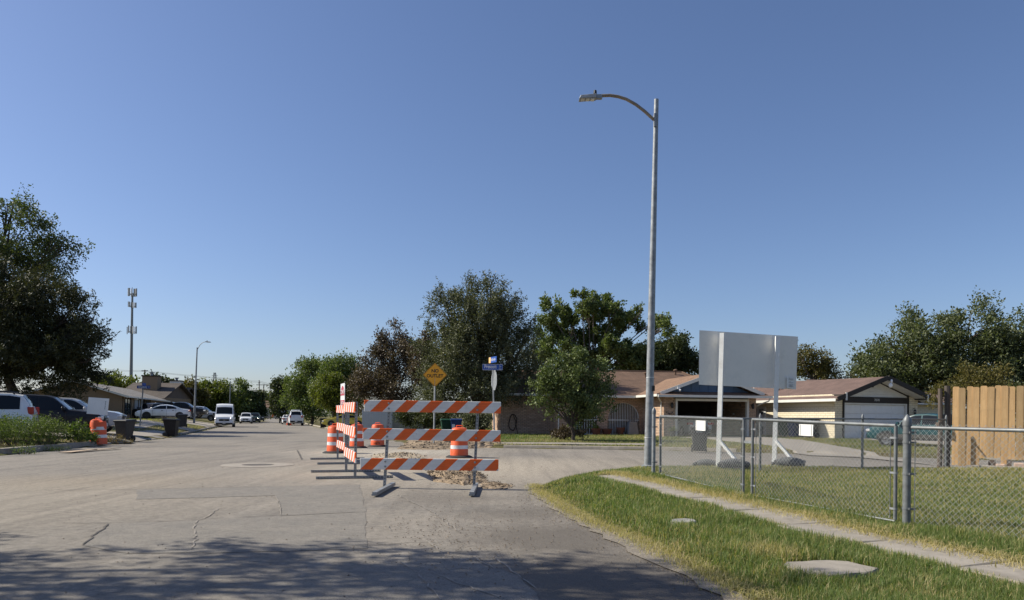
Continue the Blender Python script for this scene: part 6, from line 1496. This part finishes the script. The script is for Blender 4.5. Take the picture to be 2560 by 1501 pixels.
def car(kind, label, cat, loc, ang, col, sc=1.0, group=None, glass='glass', trim=None, extras=(), name=None, rimmat='rim', hscale=1.0, plate=True):
    P = PROF[kind]; th = thing(name or {'sedan': 'sedan_car', 'suv': 'suv_car', 'pickup': 'pickup_truck', 'van': 'panel_van'}[kind], label, cat, loc, ang, group); th.scale = (sc, sc, sc * hscale)
    Lh = P['L'] / 2
    tx, tz = zip(*P['top']); bx, bz = zip(*P['belt'])
    top = lambda x: float(np.interp(x, tx, tz)); belt = lambda x: min(float(np.interp(x, bx, bz)), top(x))
    taper = .18 if kind != 'van' else .10
    wid = lambda x: P['w'] * (1 - taper * max(0, (abs(x) - Lh * .62) / (Lh * .38)) ** 2.2)
    def wt(x):
        t = min(1, max(0, (top(x) - belt(x)) / .45)); k = .20 if kind != 'van' else .10
        if kind == 'van': t = min(1, max(0, (top(x) - belt(x)) / 1.1))
        return wid(x) * (.94 - k * t)
    def zb(x): return P['zb'] + (.10 * max(0, (abs(x) - Lh * .8) / (Lh * .2)))
    def zt(x, y): return top(x) - (.05 if top(x) - belt(x) > .2 else .035) * (abs(y) / wt(x)) ** 2.2
    def ring(x):
        w = wid(x); b = belt(x); z0 = zb(x); T = wt(x)
        half = [(w * .55, z0 - .02), (w * .93, z0), (w * .985, z0 + .12), (w, z0 + (b - z0) * .45), (w * .985, z0 + (b - z0) * .8), (w * .94, b), ((w * .94 + T) / 2, (b + zt(x, T)) / 2), (T, zt(x, T)), (T * .93, zt(x, T * .93)), (T * .7, zt(x, T * .7)), (T * .35, zt(x, T * .35)), (0, top(x))]
        return half + [(-y, z) for y, z in half[::-1][1:]]
    xs = sorted(set([round(v, 3) for v in list(np.linspace(-Lh, Lh, 42)) + list(tx)]))
    mb = MB(); n = None
    for x in xs:
        rg = ring(x); n = len(rg); mb.v += [(x, y, z) for y, z in rg]
    for i in range(len(xs) - 1):
        for k in range(n): mb.f.append((i * n + k, i * n + (k + 1) % n, (i + 1) * n + (k + 1) % n, (i + 1) * n + k)); mb.m.append(0)
    mb.f += [tuple(range(n))[::-1], tuple((len(xs) - 1) * n + k for k in range(n))]; mb.m += [0, 0]
    body = mb.build('body', col, th, True)
    G = M[glass]
    def patch(nm, f, us, vs_, mat):
        q = MB(); m = len(vs_)
        for u in us: q.v += [tuple(f(u, v)) for v in vs_]
        for i in range(len(us) - 1):
            for j in range(m - 1): q.f.append((i * m + j, i * m + j + 1, (i + 1) * m + j + 1, (i + 1) * m + j)); q.m.append(0)
        return q.build(nm, mat, th, True, fix=False)
    for sg_ in (-1, 1):
        for xa, xb in P['side']:
            def f(u, v, sg_=sg_):
                x = u; b = belt(x) + .035; t = top(x) - (.11 if kind != 'van' else .62); t = max(t, b + .015); z = b + (t - b) * v
                den = max(.02, zt(x, wt(x)) - belt(x)); y = wid(x) * .94 + (wt(x) - wid(x) * .94) * min(1, (z - belt(x)) / den)
                return (x, sg_ * (y + .010), z)
            patch('side_window', f, np.linspace(xa, xb, 8), (0, .5, 1), G)
    x0, x1 = P['wind']; patch('windscreen', lambda u, v: (u, v * wt(u) * .90, zt(u, v * wt(u) * .9) + .010), np.linspace(x0, x1, 6), np.linspace(-1, 1, 9), G)
    if P['rear']:
        x0, x1 = P['rear']; patch('rear_window', lambda u, v: (u - .006, v * wt(u) * .86, zt(u, v * wt(u) * .86) + .008), np.linspace(x0, x1, 6), np.linspace(-1, 1, 9), G)
    tq, rq = wheel_mesh(P['r'])
    tire_me = rim_me = None
    for xw in (P['wb'] / 2 - .02, -P['wb'] / 2):
        for sg_ in (-1, 1):
            y = wid(xw) - .10
            q = MB(); r = P['r'] * 1.16; pts = [(xw + r * math.cos(a), P['r'] + r * math.sin(a)) for a in np.linspace(-.35, math.pi + .35, 20)]
            pts = [(x, max(z, zb(x) - .03)) for x, z in pts]
            q.prism([(x, sg_ * (wid(xw) - .06), z) for x, z in pts], (0, sg_ * .067, 0)); q.build('wheel_arch', M['black'] if trim is None else trim, th)
            if tire_me is None:
                o = tq.build('wheel', M['rubber'], th, True); tire_me = o.data; o2 = rq.build('rim', M[rimmat], o, True); rim_me = o2.data
            else:
                o = bpy.data.objects.new('wheel', tire_me); link(o, th); o2 = bpy.data.objects.new('rim', rim_me); link(o2, o)
            o.location = (xw, sg_ * y, P['r']); o.rotation_euler = (0, random.uniform(0, 3), 0) if sg_ < 0 else (0, random.uniform(0, 3), math.pi)
    zf = belt(Lh - .15)
    for sg_ in (-1, 1):
        q = MB(); q.box((Lh - .13, sg_ * (wid(Lh - .15) - .14), zf - .13), (.22, .34, .15)); q.build('headlight', M['lamp'], th, bevel=.03)
        zr = {'van': 1.25, 'suv': 1.1, 'sedan': .86, 'pickup': 1.0}[kind]; hr = {'van': .5, 'suv': .30, 'sedan': .16, 'pickup': .34}[kind]
        q = MB(); q.box((-Lh + .08, sg_ * (wid(-Lh + .1) - .09), zr), (.2, .17 if kind != 'sedan' else .4, hr)); q.build('tail_light', M['tail'], th, bevel=.02)
        xm = P['wind'][1] - .18; q = MB(); q.box((xm, sg_ * (wid(xm) + .10), belt(xm) + .10), (.12, .2, .15 if kind != 'van' else .3)); q.build('mirror', col if kind != 'van' else M['black'], th, bevel=.03)
        for xh in ({'sedan': (-.9, .1), 'suv': (-.95, .05), 'pickup': (-.3, .25), 'van': (.9,)}[kind]):
            q = MB(); q.box((xh, sg_ * (wid(xh) * .985 + .01), belt(xh) - .13), (.18, .03, .035)); q.build('door_handle', M['black'], th)
        for xd in ({'sedan': (-1.15, -.3, .95), 'suv': (-1.1, -.09, .95), 'pickup': (-.62, .14, 1.12), 'van': (.70, 1.66)}[kind]):
            q = MB(); q.box((xd, sg_ * (wid(xd) - .004), (belt(xd) + zb(xd)) / 2 + .03), (.012, .016, (belt(xd) - zb(xd)) * .86)); q.build('door_seam', M['black'], th)
        q = MB(); q.box((0, sg_ * (P['w'] - .012), P['zb'] + .06), (P['wb'] - P['r'] * 2.5, .04, .12)); q.build('sill', M['black'] if trim is None else trim, th)
    q = MB(); hg_ = {'van': .24, 'suv': .22, 'sedan': .14, 'pickup': .32}[kind]; zg = zf - {'van': .26, 'suv': .2, 'sedan': .2, 'pickup': .24}[kind]
    q.box((Lh - .02, 0, zg), (.08, wid(Lh) * 1.15, hg_)); q.build('grille', M['black'], th, bevel=.03)
    q = MB(); q.box((Lh - .02, 0, zg), (.10, .16, .07)); q.build('badge', M['chrome'], th, bevel=.01)
    q = MB(); q.box((Lh - .05, 0, P['zb'] + .12), (.16, wid(Lh) * 1.9, .2)); q.build('front_bumper', M['black'] if trim is None else trim, th, bevel=.05)
    q = MB(); q.box((-Lh + .04, 0, P['zb'] + .2), (.18, wid(-Lh) * 1.95, .2)); q.build('rear_bumper', M['black'] if trim is None else trim, th, bevel=.05)
    if plate:
        q = MB(); q.box((Lh + .035, 0, P['zb'] + .2), (.02, .31, .16)); q.build('number_plate', M['plate'], th)
        q = MB(); q.box((-Lh - .055, 0, P['zb'] + .24), (.02, .31, .16)); q.build('number_plate', M['plate'], th)
    if 'roof_rack' in extras:
        for sg_ in (-1, 1):
            q = MB(); yv = sg_ * wt(-.6) * .88; q.path([(-1.75, yv, top(-1.75) - .03), (-1.65, yv, top(-1.65) + .06), (.05, yv, top(0) + .06), (.2, yv, top(.2) - .03)], .03, 6); q.build('roof_rail', M['black'], th)
    if 'light_bar' in extras:
        q = MB(); q.box((.0, 0, top(0) + .08), (.3, 1.1, .12)); q.build('light_bar', M['refl'], th, bevel=.03)
        q = MB(); q.bar((-2.0, -.7, top(-1.7) + .1), (.2, -.7, top(0) + .1), .05, .05); q.bar((-2.0, .7, top(-1.7) + .1), (.2, .7, top(0) + .1), .05, .05); q.build('ladder_rack', M['galv'], th)
    if 'bed_cap' in extras:
        q = MB(); yb = .90; prof = [(-2.76, 1.22), (-2.68, 1.62), (-2.5, 1.76), (-.8, 1.79), (-.68, 1.72), (-.66, 1.22)]
        q.prism([(x, -yb * .86, z) for x, z in prof], (0, 2 * yb * .86, 0)); q.build('camper_shell', M['glass'], th, bevel=.05)
        q = MB(); q.box((0, -P['w'] + .008, .58), (4.4, .04, .22)); q.box((0, P['w'] - .008, .58), (4.4, .04, .22)); q.build('grey_side_panel', M['warm_grey'], th, bevel=.01)
        q = MB(); q.bar((-1.1, -P['w'] - .03, .40), (1.1, -P['w'] - .03, .40), .12, .04); q.build('side_step', M['greypaint'], th)
    if 'amber' in extras:
        for sg_ in (-1, 1): q = MB(); q.box((-Lh + .13, sg_ * (wid(-Lh + .15) - .02), .98), (.28, .06, .26)); q.build('amber_lamp', M['amber'], th, bevel=.03)
    return th
PAINT = {k: paint(k + '_car_paint', v) for k, v in dict(white=(.78, .79, .80), black=(.010, .010, .012), silver=(.42, .43, .45), dgreen=(.015, .03, .025), teal=(.004, .058, .068), yellow=(.55, .44, .04), navy=(.02, .025, .04)).items()}
def hd(dx, dy): return math.atan2(dy, dx)
def gpos(px, Y, dz=0.0):
    x = at(px, 1040, Y).x; return Vector((x, Y, max(gh(x, Y), 0) + dz))
def spot(x, y, dz=0.0): return Vector((x, y, max(gh(x, y), 0) + dz))
a = hd(-.9, -.43); c = gpos(76, 29.0); car('suv', 'white suv with tinted windows and roof rails behind the weeds at the left edge', 'car', spot(c.x - 2.1, c.y - .75, .02), a, PAINT['white'], extras=('roof_rack',), group=None)
car('suv', 'black suv parked in the shade behind the tall weeds', 'car', spot(at(122, 0, 33).x, 33, .03), hd(.93, .36), PAINT['black'], 1.03, group=None)
car('pickup', 'silver pickup truck mostly hidden behind the leaning orange drum', 'pickup truck', spot(at(168, 0, 37.5).x, 37.5, -.08), hd(.94, .34), PAINT['silver'])
car('suv', 'black suv in front of the tan house entry', 'car', spot(at(386, 0, 81).x, 81, .05), hd(-.25, -.97), PAINT['black'], .95)
car('sedan', 'white sedan parked side-on across the left driveway', 'car', spot(at(418, 0, 75).x, 75, .02), hd(-.92, -.38), PAINT['white'], 1.02, rimmat='black')
car('pickup', 'black pickup truck parked behind the white sedan', 'pickup truck', spot(at(462, 0, 84).x, 84, .15), hd(.98, .17), PAINT['black'], 1.0, extras=('bed_cap',))
car('suv', 'silver suv parked on the left driveway beside the white van', 'car', spot(at(512, 0, 93).x, 93, -.05), hd(.98, .12), PAINT['silver'], 1.05)
car('van', 'white panel van parked at the left kerb facing us', 'van', Vector((at(572, 0, 82.8).x, 82.8, .0)), hd(.330, -.944), PAINT['white'], 1.0, trim=M['bin_grey'])
car('suv', 'white suv parked in the street just beyond the white van', 'car', Vector((at(624.5, 0, 117).x, 117, 0)), hd(.30, -.95), PAINT['white'], .97)
car('suv', 'dark green suv parked behind the white suv in the street', 'car', Vector((at(646, 0, 130).x, 130, 0)), hd(.30, -.95), PAINT['dgreen'], 1.0)
car('suv', 'farthest dark car at the left kerb near the street end', 'car', Vector((at(658, 0, 160).x, 160, 0)), hd(.30, -.95), PAINT['navy'], 1.0)
car('suv', 'white utility truck seen from behind at the right kerb with rack and cones', 'truck', Vector((at(748, 0, 99).x, 99, 0)), hd(-.31, .95), PAINT['white'], 1.05, extras=('light_bar',), glass='glass', name='utility_truck', hscale=1.05)
car('suv', 'dark suv parked ahead of the white utility truck', 'car', Vector((at(722, 0, 127).x, 127, 0)), hd(-.31, .95), PAINT['navy'], 1.05)
car('sedan', 'white sedan peeking out left of the white utility truck', 'car', Vector((at(729, 0, 112).x, 112, 0)), hd(-.31, .95), PAINT['white'], 1.0)
car('sedan', 'yellow car under the trees behind the edge-on barricades', 'car', spot(at(872, 0, 78).x, 78, .06), hd(-.98, -.2), PAINT['yellow'], .95)
car('pickup', 'teal pickup truck with grey lower sides before the cream house', 'pickup truck', spot(18.9, 33.0, -.04), hd(-.66, .75), PAINT['teal'], .91, hscale=.92, extras=('bed_cap',))
ic = hloc(2.1, 3.6, .02); car('sedan', 'dim silver car parked inside the open garage', 'car', ic, AL + R(90), PAINT['silver'], .95)
